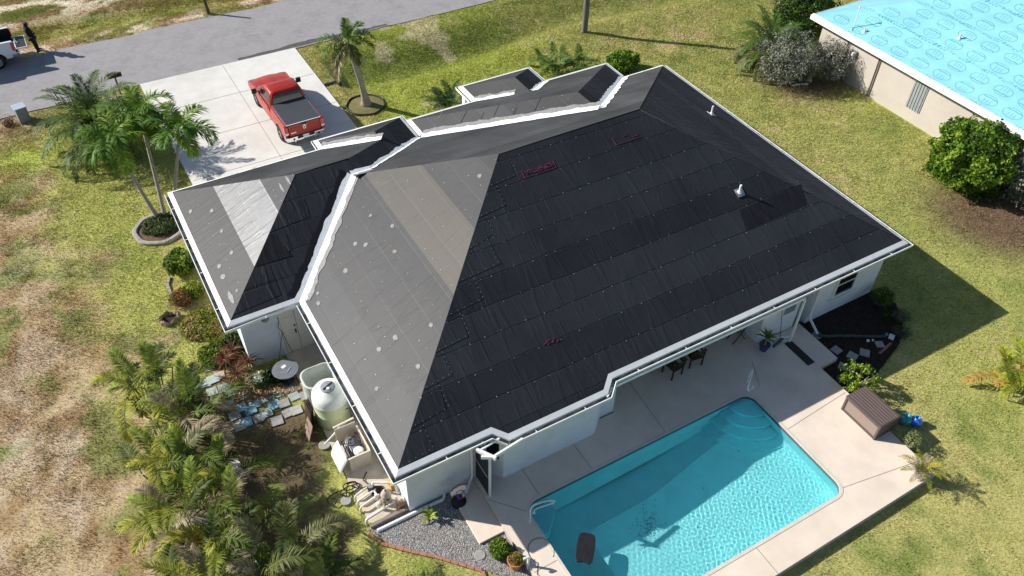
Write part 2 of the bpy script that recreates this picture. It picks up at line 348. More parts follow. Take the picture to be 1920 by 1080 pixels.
# ------------------------------------------------------------------ setting: ground, road, driveway
ROAD_N, ROAD_F = 30.75, 36.8
def gz(x,y):
    x=np.asarray(x,float); y=np.asarray(y,float)
    yb=26.3+.10*(x-9)*.35+.5*np.sin(x*.35)
    d=np.where(y>yb,(y-yb)/2.1,(y-yb)/1.15)
    z=-.78*np.exp(-d*d)*sstep(7.6,9.0,x)
    z=z+.05*(fbm(x*.25,y*.25,5,3)-.5)
    z=z+.12*np.exp(-((y-24.2)/1.2)**2)*sstep(9,12,x)
    d2=(y-(ROAD_F+2.4))/1.0
    z=z-.22*np.exp(-d2*d2)
    hard=((y>ROAD_N-.6)&(y<ROAD_F+.4))|((x>-1.6)&(x<7.9)&(y>15.5)&(y<31))
    return np.where(hard,-.03,z)
def inpoly(x,y,poly):
    x=np.asarray(x,float);y=np.asarray(y,float);r=np.zeros(x.shape,bool);n=len(poly)
    for i in range(n):
        x1,y1=poly[i][0],poly[i][1];x2,y2=poly[(i+1)%n][0],poly[(i+1)%n][1]
        c=((y1>y)!=(y2>y)); 
        with np.errstate(divide='ignore',invalid='ignore'): xi=(x2-x1)*(y-y1)/(y2-y1+1e-12)+x1
        r^=c&(x<xi)
    return r
DRY=[P(*q) for q in ((40,200),(75,260),(105,340),(120,440),(175,520),(215,600),(250,660))]
DRY=sorted([(p.y,p.x) for p in DRY]); DY=[-30,0]+[a for a,b in DRY]+[31]; DX=[-3.2,-4.0]+[b for a,b in DRY]+[DRY[-1][1]]
GRAVEL=[(P(*q).x,P(*q).y) for q in ((690,995),(745,1030),(840,1052),(905,1068),(975,1095),(1005,1095),(945,985),(900,1022),(862,955),(890,905),(770,955))]
MULCH=[(17.15,.5),(21.0,.45),(21.3,-.6),(20.7,-1.5),(19.7,-2.2),(18.2,-2.7),(17.0,-3.0),(16.05,-3.0),(16.05,-1.7),(16.95,-1.65)]
WBED=[(P(*q).x,P(*q).y) for q in ((300,455),(312,520),(318,560),(370,640),(395,690),(430,735),(520,745),(560,690),(470,690),(430,610),(345,430))]
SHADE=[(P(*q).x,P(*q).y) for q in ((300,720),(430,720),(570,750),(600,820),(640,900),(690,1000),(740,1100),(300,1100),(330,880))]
def lawn_col(x,y):
    x=np.asarray(x,float); y=np.asarray(y,float)
    n1=fbm(x*.35,y*.35,1,5); n2=fbm(x*1.3,y*1.3,2,4); n3=fbm(x*3.1+y*.6,y*3.1,3,3); n4=fbm(x*.12,y*.12,8,3)
    G=np.array([.125,.160,.035]); Y=np.array([.300,.280,.100]); T=np.array([.42,.33,.195]); B=np.array([.230,.155,.080]); S=np.array([.50,.42,.33]); D=np.array([.06,.045,.03]); LG=np.array([.255,.295,.048])
    def mix(a,b,t): return a*(1-t[...,None])+b*t[...,None]
    one=np.ones_like(x)
    c=mix(one[...,None]*G, Y, sstep(.30,.62,n2*.55+n1*.45+.06))
    # right-hand lawn: drier, yellow with straw patches
    e=sstep(17,21,x); c=mix(c,np.array([.250,.272,.075]),e*.60); c=mix(c,Y,e*.30*sstep(.40,.6,n1)); c=mix(c,T,e*.55*sstep(.54,.68,n2*.5+n3*.5)*sstep(.45,.62,n1))
    # front lawn beside the driveway: fresh green, swale greener
    f=sstep(8,9.5,x)*sstep(19,21,y)*(1-sstep(17,24,x)); c=mix(c,LG,f*.8); c=mix(c,G*.95,f*.75*np.exp(-((y-27.6)/1.5)**2))
    c=mix(c,S,f*.5*sstep(.60,.70,fbm(x*.6+3,y*.6,21,3)))
    # west strip along the house: green
    xb=np.interp(y,DY,DX); g=sstep(-1.2,1.2,(x-xb)+(n1-.5)*3.0+(n2-.5)*2.0)*(1-sstep(-1,2,x))
    c=mix(c,LG,g*.35)
    # dead grass on the far west
    dz=(1-sstep(-1.4,1.1,(x-xb)+(n1-.5)*4.5+(n2-.5)*3.2))*(y<31)
    dc=mix(mix(one[...,None]*np.array([.34,.265,.155]),B*1.05,sstep(.35,.62,n2)),S*.85,sstep(.60,.75,n1)*.45)
    dc=mix(dc,G,sstep(.50,.62,fbm(x*.7,y*.9,31,4))*.70); dc=mix(dc,B*.55,sstep(.60,.72,n3)*.5)
    c=mix(c,dc,dz)
    yl=np.exp(-((x-P(40,300).x)/1.8)**2-((y-P(60,290).y)/1.6)**2); c=mix(c,LG*1.1,yl*.75)
    gr=sstep(.55,.7,fbm(x*.8+5,y*.8,41,3))*(x<-8)*(y<24)*1.0; c=mix(c,S*.9,gr*.4)
    # verge beside the road: sandy scraps
    vg=np.exp(-((y-29.9)/.8)**2)*sstep(.40,.55,n1)*(x<-1.5); c=mix(c,np.array([.38,.33,.29]),vg*.85)
    # empty lot across the road
    nl=(y>ROAD_F-.5)*1.0
    nc=mix(mix(one[...,None]*B*1.15,Y*.85,sstep(.38,.6,fbm(x*.5,y*.9,51,4))),G*1.1,sstep(.50,.68,fbm(x*.45+9,y*.8,52,4))*.8)
    bd=np.exp(-((y-(ROAD_F+2.6))/1.1)**2); nc=mix(nc,np.array([.19,.20,.03]),bd*.7)
    sand=sstep(.50,.62,fbm(x*.7,y*1.1,53,4))*sstep(39.5,43,y); nc=mix(nc,np.array([.56,.50,.42]),sand*.85)
    sand2=sstep(.52,.62,fbm(x*.9+2,y*1.6,54,3))*np.exp(-((y-(ROAD_F+.8))/.8)**2); nc=mix(nc,np.array([.50,.42,.34]),sand2*.9)
    c=mix(c,nc,nl)
    tp=sstep(.50,.64,fbm(x*.6,y*.6,55,3))*np.exp(-((x-P(970,10).x)/4)**2-((y-P(970,10).y)/2.2)**2); c=mix(c,T*.9,tp*.8)
    tp=np.exp(-((x-P(1275,75).x)/2.2)**2-((y-P(1275,75).y)/1.6)**2)*sstep(.42,.6,n2); c=mix(c,T,tp*.8)
    # patchy soil and grass, darkened to paint in the west palms' shade
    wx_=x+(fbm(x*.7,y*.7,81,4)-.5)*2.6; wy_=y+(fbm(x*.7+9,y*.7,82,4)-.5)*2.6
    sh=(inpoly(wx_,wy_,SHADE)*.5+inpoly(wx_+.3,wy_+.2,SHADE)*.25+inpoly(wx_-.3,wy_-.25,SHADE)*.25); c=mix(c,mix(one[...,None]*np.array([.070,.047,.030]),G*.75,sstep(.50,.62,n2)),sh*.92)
    wb=inpoly(x+(wx_-x)*.4,y+(wy_-y)*.4,WBED)*1.0; c=mix(c,mix(one[...,None]*np.array([.20,.13,.07]),LG,sstep(.42,.56,n2)*.6),wb*.75)
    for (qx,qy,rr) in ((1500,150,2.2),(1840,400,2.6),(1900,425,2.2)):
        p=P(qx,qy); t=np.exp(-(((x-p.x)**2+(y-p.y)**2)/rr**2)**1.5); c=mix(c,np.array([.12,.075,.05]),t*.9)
    return np.clip(c*1.50,.01,.85)
def soft(a,b,n): return list(np.linspace(a,b,n,endpoint=False))
xs=np.array(soft(-400,-70,6)+soft(-70,-24,24)+list(np.arange(-24,48,.22))+soft(48,120,30)+soft(120,500,8)+[500])
ys=np.array(soft(-300,-14,10)+list(np.arange(-14,62,.22))+soft(62,140,30)+soft(140,600,8)+[600])
X,Y_=np.meshgrid(xs,ys); Z=gz(X,Y_)
Z=np.where((X>3.0)&(X<15.7)&(Y_>-6.7)&(Y_<1),-3.0,Z)
vv=np.stack([X,Y_,Z],-1).reshape(-1,3); nx,ny=len(xs),len(ys)
ii,jj=np.meshgrid(np.arange(nx-1),np.arange(ny-1)); q=(jj*nx+ii).ravel()
fc=np.stack([q,q+1,q+1+nx,q+nx],1)
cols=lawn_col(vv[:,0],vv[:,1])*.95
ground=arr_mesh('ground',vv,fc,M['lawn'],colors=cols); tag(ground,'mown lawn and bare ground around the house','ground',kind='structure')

def edge_strip(name, x0,x1,yfun0,yfun1,z,mat,step=.25):
    mb=MB(); xs_=np.arange(x0,x1,step); mb.grid([[(a,float(yfun0(a)),z) for a in xs_],[(a,float(yfun1(a)),z) for a in xs_]]); return mb.build(name,mat)
def jn(a,s,amp,f=1.0): return amp*(float(fbm(a*f,s*7.3,s,4))-.5)
road=edge_strip('road',-120,140,lambda a:ROAD_N+jn(a,61,.22,1.2),lambda a:ROAD_F+jn(a,62,.75,.6)+jn(a,63,.25,2.5),.012,M['asphalt'])
tag(road,'worn grey asphalt street with ragged edges','road',kind='structure')
pt=MB(); a=np.arange(4.0,13.2,.2)
pt.grid([[(t,30.86+jn(t,64,.1,3),.018) for t in a],[(t,31.02+.30*max(0,1-abs((t-8.2)/5.2))+jn(t,65,.3,2),.018) for t in a]])
tag(pt.build('road_patch',M['asph_patch']),'dark broken asphalt edge at the driveway mouth','road',kind='structure')
# driveway slabs with joints
dr=MB(); xa0,xa1=-1.08,7.22
dr.prism([(xa0,15.5),(xa1,15.5),(xa1,30.78),(xa0-.3,30.82)],-.10,.028)
dw=dr.build('driveway',[M['conc']]); tag(dw,'pale concrete driveway with faint joints','driveway',kind='structure')
jb=MB()
for x in (3.05,): jb.box((x,23.1,.030),(.018,15.2,.004))
for y in (17.6,20.9,24.2,27.5): jb.box((3.05,y,.0325),(8.2,.016,.004))
j=jb.build('driveway_joint',M['joint'],dw); 
# pool deck, walk, pad
def rrect(x0,y0,x1,y1,r,n=6):
    o=[]
    for cx,cy,a0 in ((x1-r,y1-r,0),(x0+r,y1-r,90),(x0+r,y0+r,180),(x1-r,y0+r,270)):
        for k in range(n+1):
            a=R(a0+90*k/n); o.append((cx+r*math.cos(a),cy+r*math.sin(a)))
    return o
DZ=.28; PX0,PY0,PX1,PY1=3.60,-5.92,12.86,-1.33
def ring_fill(outer,inner,z,zb,mats,name,kind=None):
    bm=bmesh.new()
    ov=[bm.verts.new((x,y,z)) for x,y in outer]; iv=[bm.verts.new((x,y,z)) for x,y in inner]
    es=[bm.edges.new((ov[i],ov[(i+1)%len(ov)])) for i in range(len(ov))]+[bm.edges.new((iv[i],iv[(i+1)%len(iv)])) for i in range(len(iv))]
    bmesh.ops.triangle_fill(bm,use_beauty=True,edges=es)
    for f in bm.faces:
        if f.normal.z<0: f.normal_flip()
    lo=[bm.verts.new((x,y,zb)) for x,y in outer]
    for i in range(len(ov)):
        j_=(i+1)%len(ov); f=bm.faces.new((ov[i],lo[i],lo[j_],ov[j_])); f.material_index=1
    me=bpy.data.meshes.new(name); bm.to_mesh(me); bm.free()
    for m_ in mats: me.materials.append(m_)
    o=bpy.data.objects.new(name,me); COL.objects.link(o); return o
deck_out=[(2.64,-7.05),(15.98,-6.92),(15.98,-1.72),(15.98,.30),(14.72,.36),(14.72,3.4),(8.15,3.4),(8.15,.30),(2.64,.36)]
dk=ring_fill(deck_out,rrect(PX0-.10,PY0-.10,PX1+.10,PY1+.10,.50),DZ,-.5,[M['deck'],M['deck_side']],'pool_deck')
tag(dk,'beige coated concrete pool deck','pool deck',kind='structure')
jt=MB()
for a_,b_ in (((6.2,-1.3),(6.2,.2)),((9.2,-1.3),(9.6,3.0)),((3.6,-1.6),(2.7,-.6)),((4.2,-1.2),(4.2,.1)),((12.9,-3.2),(15.9,-3.0)),((12.9,-5.8),(15.9,-6.3)),((2.7,-3.4),(3.6,-3.4)),((14.0,-.2),(13.4,-1.3)),((9.0,-7.0),(9.0,-6.0)),((5.6,-7.0),(5.6,-6.0))):
    jt.beam((*a_,DZ+.002),(*b_,DZ+.002),.014,.006)
jt.build('deck_joint',M['joint'],dk)
wk=MB(); wk.prism([(1.78,-1.72),(2.64,-1.72),(2.64,.34),(1.78,.34)],-.2,.14); wk.prism([(16.0,-1.70),(16.92,-1.66),(16.92,.34),(16.0,.34)],-.2,.24)
tag(wk.build('walkway',M['deck'],bevel=.01),'small beige concrete slabs beside the pool deck','path',kind='structure')
pd=MB(); pd.prism([(-.86,.42),(.42,.42),(.42,8.65),(-.86,8.65)],-.2,.10); pd.prism([(.42,8.05),(.42,8.65),(-.86,8.65)],.1,.101)
pad=pd.build('equipment_pad',M['pad'],bevel=.01); tag(pad,'stained concrete slab along the west wall','concrete slab',kind='structure')
# gravel and mulch
gb=MB(); gb.quad([(x,y,.012+float(gz(x,y))+.03) for x,y in GRAVEL]); gbed=gb.build('gravel_bed',Mt('gravel base',(.15,.15,.155),var=.6,scale=30,rough=.95,bump=1,bscale=60)); tag(gbed,'grey gravel bed beside the walkway','gravel',kind='structure')
mu=MB(); mu.quad([(x,y,.055) for x,y in MULCH]); mb_=mu.build('mulch_bed',M['mulch']); tag(mb_,'dark mulch bed below the south wall','mulch',kind='structure')
# gravel stones
def scatter_stones(name,poly,n,smin,smax,z,cols_,flat=.6):
    px=[p[0] for p in poly]; py=[p[1] for p in poly]
    x=rng.uniform(min(px),max(px),n*3); y=rng.uniform(min(py),max(py),n*3); k=inpoly(x,y,poly); x=x[k][:n]; y=y[k][:n]; n=len(x)
    base=np.array([(1,0,0),(0,1,0),(-1,0,0),(0,-1,0),(0,0,1),(0,0,-1)],float)
    s=rng.uniform(smin,smax,(n,1,1))*rng.uniform(.7,1.3,(n,1,3)); s[:,:,2]*=flat
    a=rng.uniform(0,6.28,n); c,s_=np.cos(a),np.sin(a); rot=np.zeros((n,3,3)); rot[:,0,0]=c; rot[:,0,1]=-s_; rot[:,1,0]=s_; rot[:,1,1]=c; rot[:,2,2]=1
    v=np.einsum('nij,nkj->nki',rot,base[None]*s); v+=np.stack([x,y,z+0*x],1)[:,None,:]
    f0=np.array([(0,1,4),(1,2,4),(2,3,4),(3,0,4),(1,0,5),(2,1,5),(3,2,5),(0,3,5)]); f=(f0[None]+6*np.arange(n)[:,None,None]).reshape(-1,3)
    cc=np.array(cols_)[rng.integers(0,len(cols_),n)]*rng.uniform(.6,1.3,(n,1)); cc=np.repeat(cc,6,0)
    return arr_mesh(name,v.reshape(-1,3),f,M['gravel'],colors=cc)
o=scatter_stones('gravel_stones',GRAVEL,26000,.012,.032,.055,[(.26,.26,.28),(.36,.35,.34),(.16,.16,.18),(.44,.42,.38),(.30,.25,.21)]); tag(o,'loose grey gravel stones','gravel',kind='stuff')
o=scatter_stones('mulch_chips',MULCH,6000,.012,.045,.06,[(.035,.022,.016),(.06,.035,.022),(.02,.014,.012)],.3); tag(o,'dark bark chips','mulch',kind='stuff')

# ------------------------------------------------------------------ grass blades
def grass():
    N0=3800000
    x=rng.uniform(-22,48,N0); y=rng.uniform(-12,58,N0)
    dx,dy,dz=x-CAM.x,y-CAM.y,0-CAM.z; ww=dx*fwd.x+dy*fwd.y+dz*fwd.z
    px=960+FPX*(dx*RI.x+dy*RI.y+dz*RI.z)/ww; py=540-FPX*(dx*UP.x+dy*UP.y+dz*UP.z)/ww
    k=(ww>1)&(px>-70)&(px<1990)&(py>-70)&(py<1150); x=x[k]; y=y[k]; ww=ww[k]
    wob=.12*(vnoise(x*2.2,y*2.2,70)-.5)
    k=~((y>ROAD_N-.02+wob)&(y<ROAD_F-.05+3*wob)); k&=~((x>-1.12+wob*.4)&(x<7.24+wob*.4)&(y>15)&(y<31))
    k&=~((x>2.6)&(x<16.02)&(y>-7.08)&(y<4)); k&=~((x>.2)&(x<21)&(y>.3)&(y<15)); k&=~((x>-2.2)&(x<8)&(y>8.5)&(y<16.6)); k&=~((x>8)&(x<18.6)&(y>14)&(y<16.6))
    k&=~((x>-.9)&(x<.5)&(y>.35)&(y<8.7)); k&=~((x>1.7)&(x<2.7)&(y>-1.75)&(y<.4)); k&=~((x>15.9)&(x<17)&(y>-1.75)&(y<.4))
    k&=~inpoly(x,y,GRAVEL); k&=~inpoly(x,y,MULCH)
    k&=~((x>32.4)&(y<16.2))
    for (qx,qy,rr) in ((300,428,1.05),(684,196,.95)):
        p=P(qx,qy); k&=((x-p.x)**2+(y-p.y)**2)>rr*rr
    # thinner where the ground is bare, dead or inside the painted palm shade
    n=fbm(x*.9,y*.9,71,3); xb=np.interp(y,DY,DX)
    dens=np.where((x<xb)&(y<31),.35+.65*sstep(.40,.58,n),1.0)
    dens=np.where(inpoly(x,y,SHADE),.20+.5*sstep(.48,.62,n),dens); dens=np.where(y>ROAD_F,.30+.7*sstep(.42,.58,fbm(x*.7,y*1.1,53,4)*-1+1.0),dens)
    dens=np.where(inpoly(x,y,WBED),.35,dens)
    k&=rng.uniform(0,1,len(x))<dens
    x=x[k];y=y[k];ww=ww[k]; n=len(x)
    z=gz(x,y)-.005
    col=lawn_col(x,y)*rng.uniform(.80,1.35,(n,1)); 
    straw=rng.uniform(0,1,n)<(.10+.08*(x>17)); col=np.where(straw[:,None],np.array([.42,.34,.17])*rng.uniform(.6,1.2,(n,1)),col)
    far=np.clip(ww/26,.9,1.9); h=rng.uniform(.020,.060,n)*far**.5; wd=rng.uniform(.006,.012,n)*far*1.25
    clump=fbm(x*2.5,y*2.5,72,2); h*=.55+1.0*clump; hz=((x<np.interp(y,DY,DX))|(y>ROAD_F)); h=np.where(hz,h*rng.uniform(.7,1.9,n),h)
    a=rng.uniform(0,6.283,n); ln=rng.uniform(.25,1.1,n)*h; la=rng.uniform(0,6.283,n)
    p0=np.stack([x-np.cos(a)*wd,y-np.sin(a)*wd,z],1); p1=np.stack([x+np.cos(a)*wd,y+np.sin(a)*wd,z],1); p2=np.stack([x+np.cos(la)*ln,y+np.sin(la)*ln,z+h],1)
    v=np.stack([p0,p1,p2],1).reshape(-1,3); f=np.arange(3*n).reshape(n,3)
    print('grass blades',n)
    return arr_mesh('grass',v,f,M['grassblade'],colors=np.repeat(np.clip(col,.01,.9),3,0))
tag(grass(),'short lawn grass, green near the house and straw coloured elsewhere','grass',kind='stuff')

# ------------------------------------------------------------------ swimming pool
pool=thing('swimming_pool','long rectangular in-ground pool with rounded corners and turquoise water','swimming pool',(0,0,0))
pool['kind']='thing'
cp=MB(); i0=rrect(PX0,PY0,PX1,PY1,.42); o0=rrect(PX0-.105,PY0-.105,PX1+.105,PY1+.105,.505)
n=len(i0); cp.grid([[(x,y,DZ-.02) for x,y in i0],[(x,y,DZ+.012) for x,y in i0],[(x,y,DZ+.012) for x,y in o0],[(x,y,DZ-.02) for x,y in o0]],closed=True)
cp.build('coping',M['coping'],pool)
def pz(x,y): return -1.05+ .45*float(sstep(7,11.5,x))
bs=MB(); rows=[[(x,y,DZ-.02) for x,y in i0],[(x,y,DZ-.15) for x,y in i0]]
bs.grid(rows,mat=1,closed=True)
i1=rrect(PX0+.001,PY0+.001,PX1-.001,PY1-.001,.42); i2=rrect(PX0+.18,PY0+.18,PX1-.18,PY1-.18,.5); 
bs.grid([[(x,y,DZ-.15) for x,y in i1],[(x,y,pz(x,y)+.25) for x,y in i1],[(x,y,pz(x,y)) for x,y in i2]],closed=True)
gxs=np.linspace(PX0+.1,PX1-.1,24); gys=np.linspace(PY0+.1,PY1-.1,12)
bs.grid([[(x,y,pz(x,y)-.002) for x in gxs] for y in gys])
PB=Mt('pool plaster',(.30,.78,.82),rough=.8,var=.10,scale=1.2,detail=6)
basin=bs.build('basin',[PB,M['tile']],pool,smooth=False)
st=MB(); 
for k,(r_,zt) in enumerate(((2.05,-.52),(1.65,-.32),(1.25,-.12),(.85,.05))):
    pts=[(PX1-.02,PY1-.02)]+[(PX1-.02-r_*math.sin(R(a)),PY1-.02-r_*math.cos(R(a))) for a in np.linspace(0,90,16)]
    st.prism(pts[::-1] if False else pts,-1.0,zt)
st.build('step',Mt('pool step plaster',(.28,.80,.85),rough=.8,var=.08),pool)
sb=MB(); sb.prism([(PX0+.02,PY1-.02),(PX0+.02,PY1-.95),(PX0+.35,PY1-.95),(PX0+.9,PY1-.4),(PX0+.9,PY1-.02)],-1.0,-.30); sb.build('step',bpy.data.materials['pool step plaster'],pool)
# water surface: a real rippled sheet
wx=np.arange(PX0+.003,PX1,.018); wy=np.arange(PY0+.003,PY1,.018); WX,WY=np.meshgrid(wx,wy)
def rip(x,y):
    s=0; r_=np.random.default_rng(3)
    for i in range(40):
        lam=r_.uniform(.06,.20); th=r_.uniform(0,6.283) if i%3 else r_.normal(-.5,.5); k_=6.283/lam; s=s+lam**1.5*np.sin(k_*(np.cos(th)*x+np.sin(th)*y)+r_.uniform(0,6.28))
    return s
WZ=.145+rip(WX,WY)*.0013*(.35+.9*sstep(5.5,11.5,WX+ (PY1-WY)*.4))
wv=np.stack([WX,WY,WZ],-1).reshape(-1,3); a_,b_=len(wx),len(wy); ii,jj=np.meshgrid(np.arange(a_-1),np.arange(b_-1)); q=(jj*a_+ii).ravel(); wf=np.stack([q,q+1,q+1+a_,q+a_],1)
# keep rounded corners
cx=wv[wf].mean(1); inn=inpoly(cx[:,0],cx[:,1],rrect(PX0+.003,PY0+.003,PX1-.003,PY1-.003,.42)); wf=wf[inn]
wm,nt_,b_n=nmat('pool water'); nt_.nodes.remove(b_n)
gl=nt_.nodes.new('ShaderNodeBsdfGlass'); gl.inputs['IOR'].default_value=1.33; gl.inputs['Roughness'].default_value=0; gl.inputs['Color'].default_value=(.92,1,1,1)
nt_.links.new(gl.outputs[0],nt_.nodes['Material Output'].inputs[0])
wo=arr_mesh('water',wv,wf,wm,parent=pool); wo.data.polygons.foreach_set('use_smooth',[True]*len(wo.data.polygons)); wo.data.update()
for o_,k_ in ((wo,'is_caustics_caster'),(basin,'is_caustics_receiver')):
    try: setattr(o_.cycles,k_,True)
    except Exception as e: print('caustic',e)
for ch in pool.children:
    if ch.name.startswith('step'): ch.cycles.is_caustics_receiver=True
# ------------------------------------------------------------------ the house
W_,D_,G_=21.285,15.309,2.516
y1,y2,xe,xa,y3=8.148,16.521,7.95,3.835,17.212
x2a,x2b,y4=8.05,18.857,16.787
x3a,x3b,y5=11.41,15.269,18.234
HE,PM=2.8,.5162
H=D_/2; hG=(y2-y1)/2; yr=(y1+y2)/2; h1=(xe-xa)/2; x1c=(xa+xe)/2; h2=(x2b-x2a)/2; x2c=(x2a+x2b)/2; h3=(x3b-x3a)/2; x3c=(x3a+x3b)/2
V_=((D_-y1)/2,(D_+y1)/2); U_=(xe-(D_-V_[1]),V_[1])
R1=(-G_+hG,yr); R2=(xe-hG,yr)
house=thing('house','long single-storey white house with a black felt hip roof beside the pool','house')
fS=lambda x,y:HE+PM*y
fE=lambda x,y:HE+PM*(W_-x)
fW=lambda x,y:HE+PM*x
fN=lambda x,y:HE+PM*(D_-y)
gS=lambda x,y:HE+PM*(y-y1)
gW=lambda x,y:HE+PM*(x+G_)
gN=lambda x,y:HE+PM*(y2-y)
gE=lambda x,y:HE+PM*(xe-x)
n1W=lambda x,y:HE+PM*(x-xa)
n1N=lambda x,y:HE+PM*(y3-y)
n2W=lambda x,y:HE+PM*(x-x2a)
n2E=lambda x,y:HE+PM*(x2b-x)
n2N=lambda x,y:HE+PM*(y4-y)
n3W=lambda x,y:HE+PM*(x-x3a)
n3E=lambda x,y:HE+PM*(x3b-x)
n3N=lambda x,y:HE+PM*(y5-y)
uvS=lambda x,y:(x,y); uvN=lambda x,y:(-x,40-y); uvW=lambda x,y:(y,x+20); uvE=lambda x,y:(-y,60-x)
def clipx(poly,a,b):
    def half(p,f):
        o=[]
        for i in range(len(p)):
            A,B=p[i],p[(i+1)%len(p)]; fa,fb=f(A),f(B)
            if fa>=0:o.append(A)
            if (fa>=0)!=(fb>=0): t=fa/(fa-fb); o.append((A[0]+t*(B[0]-A[0]),A[1]+t*(B[1]-A[1])))
        return o
    return half(half(poly,lambda p:p[0]-a),lambda p:b-p[0])
rf=MB()
def face(poly,zf,uvf,mat=0):
    ar=sum(poly[i][0]*poly[(i+1)%len(poly)][1]-poly[(i+1)%len(poly)][0]*poly[i][1] for i in range(len(poly)))
    if ar<0: poly=poly[::-1]
    rf.quad([(x,y,zf(x,y)) for x,y in poly],mat,[uvf(x,y) for x,y in poly])
BX0,BX1,BY=3.15,7.55,-.35
face([(0,0),(BX0,0),(BX0+.40,BY),(BX1-.40,BY),(BX1,0),(W_,0),(W_-H,H),(H,H)],fS,uvS)
face([(W_,0),(W_,D_),(W_-H,H)],fE,uvE)
mw=[(0,0),(H,H),V_,(0,y1)]
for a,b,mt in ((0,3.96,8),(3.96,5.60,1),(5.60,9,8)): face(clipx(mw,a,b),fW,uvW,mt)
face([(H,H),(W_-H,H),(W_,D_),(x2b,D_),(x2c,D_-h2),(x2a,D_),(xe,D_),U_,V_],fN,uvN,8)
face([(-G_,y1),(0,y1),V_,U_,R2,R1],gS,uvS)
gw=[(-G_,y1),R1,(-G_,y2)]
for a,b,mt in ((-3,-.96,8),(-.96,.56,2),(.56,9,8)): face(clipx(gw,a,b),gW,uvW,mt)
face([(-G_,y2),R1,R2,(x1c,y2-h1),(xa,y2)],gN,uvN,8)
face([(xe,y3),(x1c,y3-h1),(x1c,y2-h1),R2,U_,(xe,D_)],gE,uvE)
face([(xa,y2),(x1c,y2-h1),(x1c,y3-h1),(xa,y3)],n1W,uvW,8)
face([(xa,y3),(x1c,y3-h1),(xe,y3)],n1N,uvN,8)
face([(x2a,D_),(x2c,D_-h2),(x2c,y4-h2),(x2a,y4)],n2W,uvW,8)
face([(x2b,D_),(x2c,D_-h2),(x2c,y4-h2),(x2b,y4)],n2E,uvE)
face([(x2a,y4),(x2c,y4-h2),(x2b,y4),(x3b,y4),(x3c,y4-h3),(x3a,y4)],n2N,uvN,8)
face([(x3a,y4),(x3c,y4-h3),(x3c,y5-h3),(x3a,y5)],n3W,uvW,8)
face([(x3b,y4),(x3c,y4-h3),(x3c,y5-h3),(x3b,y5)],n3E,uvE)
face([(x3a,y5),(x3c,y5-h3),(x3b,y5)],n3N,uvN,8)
# felt roll ends lapped over the hips (thin plates just above the plane)
def plate(poly,zf,uvf,mat,lift=.012):
    n=len(rf.v); k=len(poly)
    ar=sum(poly[i][0]*poly[(i+1)%k][1]-poly[(i+1)%k][0]*poly[i][1] for i in range(k))
    if ar<0: poly=poly[::-1]
    rf.quad([(x,y,zf(x,y)+lift) for x,y in poly],mat,[uvf(x,y) for x,y in poly])
    for i in range(k):
        a=poly[i];b=poly[(i+1)%k]; rf.quad([(a[0],a[1],zf(*a)+lift),(a[0],a[1],zf(*a)),(b[0],b[1],zf(*b)),(b[0],b[1],zf(*b)+lift)],mat)
nails=[]
def nail(x,y,zf,nrm,r=.017,mat=4):
    t1=Vector((1,0,zf(x+1,y)-zf(x,y))).normalized(); t2=Vector((0,1,zf(x,y+1)-zf(x,y))).normalized(); c=Vector((x,y,zf(x,y)+.016))
    rf.quad([c+r*(math.cos(a)*t1+math.sin(a)*t2) for a in (0,1.05,2.09,3.14,4.19,5.24)],mat)
k=0
while k*.82<7.0:
    a=.15+k*.82; b=min(a+.80,7.4); wv_=random.uniform(.15,.80)
    plate([(a,a),(a+wv_,a+random.uniform(-.05,.12)),(b+wv_*.75+.02,b-.02),(b,b)] if False else [(b,b),(b+wv_,b-random.uniform(-.02,.12)),(b+wv_*random.uniform(.6,1)+.10,a+random.uniform(.04,.22)),(a,a)],fS,uvS,0,.008+.002*(k%2))
    for t in np.arange(.12,1,.18): nail(a+(b+wv_*.9+.12-a)*t,a+.03+.10*t,fS,None,.011)
    for t in np.arange(.1,1,.22): nail(b+wv_*.9+.06,a+.1+(b-a-.12)*t,fS,None,.011)
    k+=1
for a,b,wd_ in ((.3,1.5,.55),(1.6,2.35,.65),(2.5,3.3,.8)):
    plate([(-G_+b,y1+b),(-G_+b+wd_,y1+b-.05),(-G_+b+wd_*.95,y1+a+.1),(-G_+a,y1+a)],gS,uvS,3,.011)
# tar patch and prints on the south slope
plate([(15.05,2.52),(18.05,2.55),(18.35,3.28),(15.25,3.22)],fS,lambda x,y:(x,y),5,.008)
plate([(-G_+1.6,y1+1.55),(-G_+2.9,y1+1.5),(-G_+2.6,y1+2.4),(-G_+2.42,y1+2.4)],gS,lambda x,y:(x,y),5,.014)
def print_box(x0,x1,ya,yb_,fill,right):
    t=.016
    for (a,b,c,d) in ((x0,ya,x1,ya+t),(x0,ya+t,x0+t,yb_))+(((x1-t,ya+t,x1,yb_),) if right else ()): plate([(a,b),(c,b),(c,d),(a,d)],fS,uvS,6,.02)
    r_=random.Random(int(x0*10))
    for i in range(fill):
        a=x0+.06+(x1-x0-.2)*r_.random(); b=ya+.05+(yb_-ya-.12)*r_.random(); l=r_.uniform(.04,.16); h_=r_.uniform(.012,.04)
        plate([(a,b),(a+l,b+.01),(a+l,b+h_),(a,b+h_)],fS,uvS,6,.018+.0004*i)
print_box(8.1,9.38,6.62,6.88,46,1); print_box(11.97,13.1,6.70,6.98,4,0)
for i in range(9): 
    a=5.8+random.random()*.6; b=1.55+random.random()*.15; plate([(a,b),(a+.09,b+.02),(a+.1,b+.05),(a,b+.03)],fS,uvS,6,.018+.0005*i)
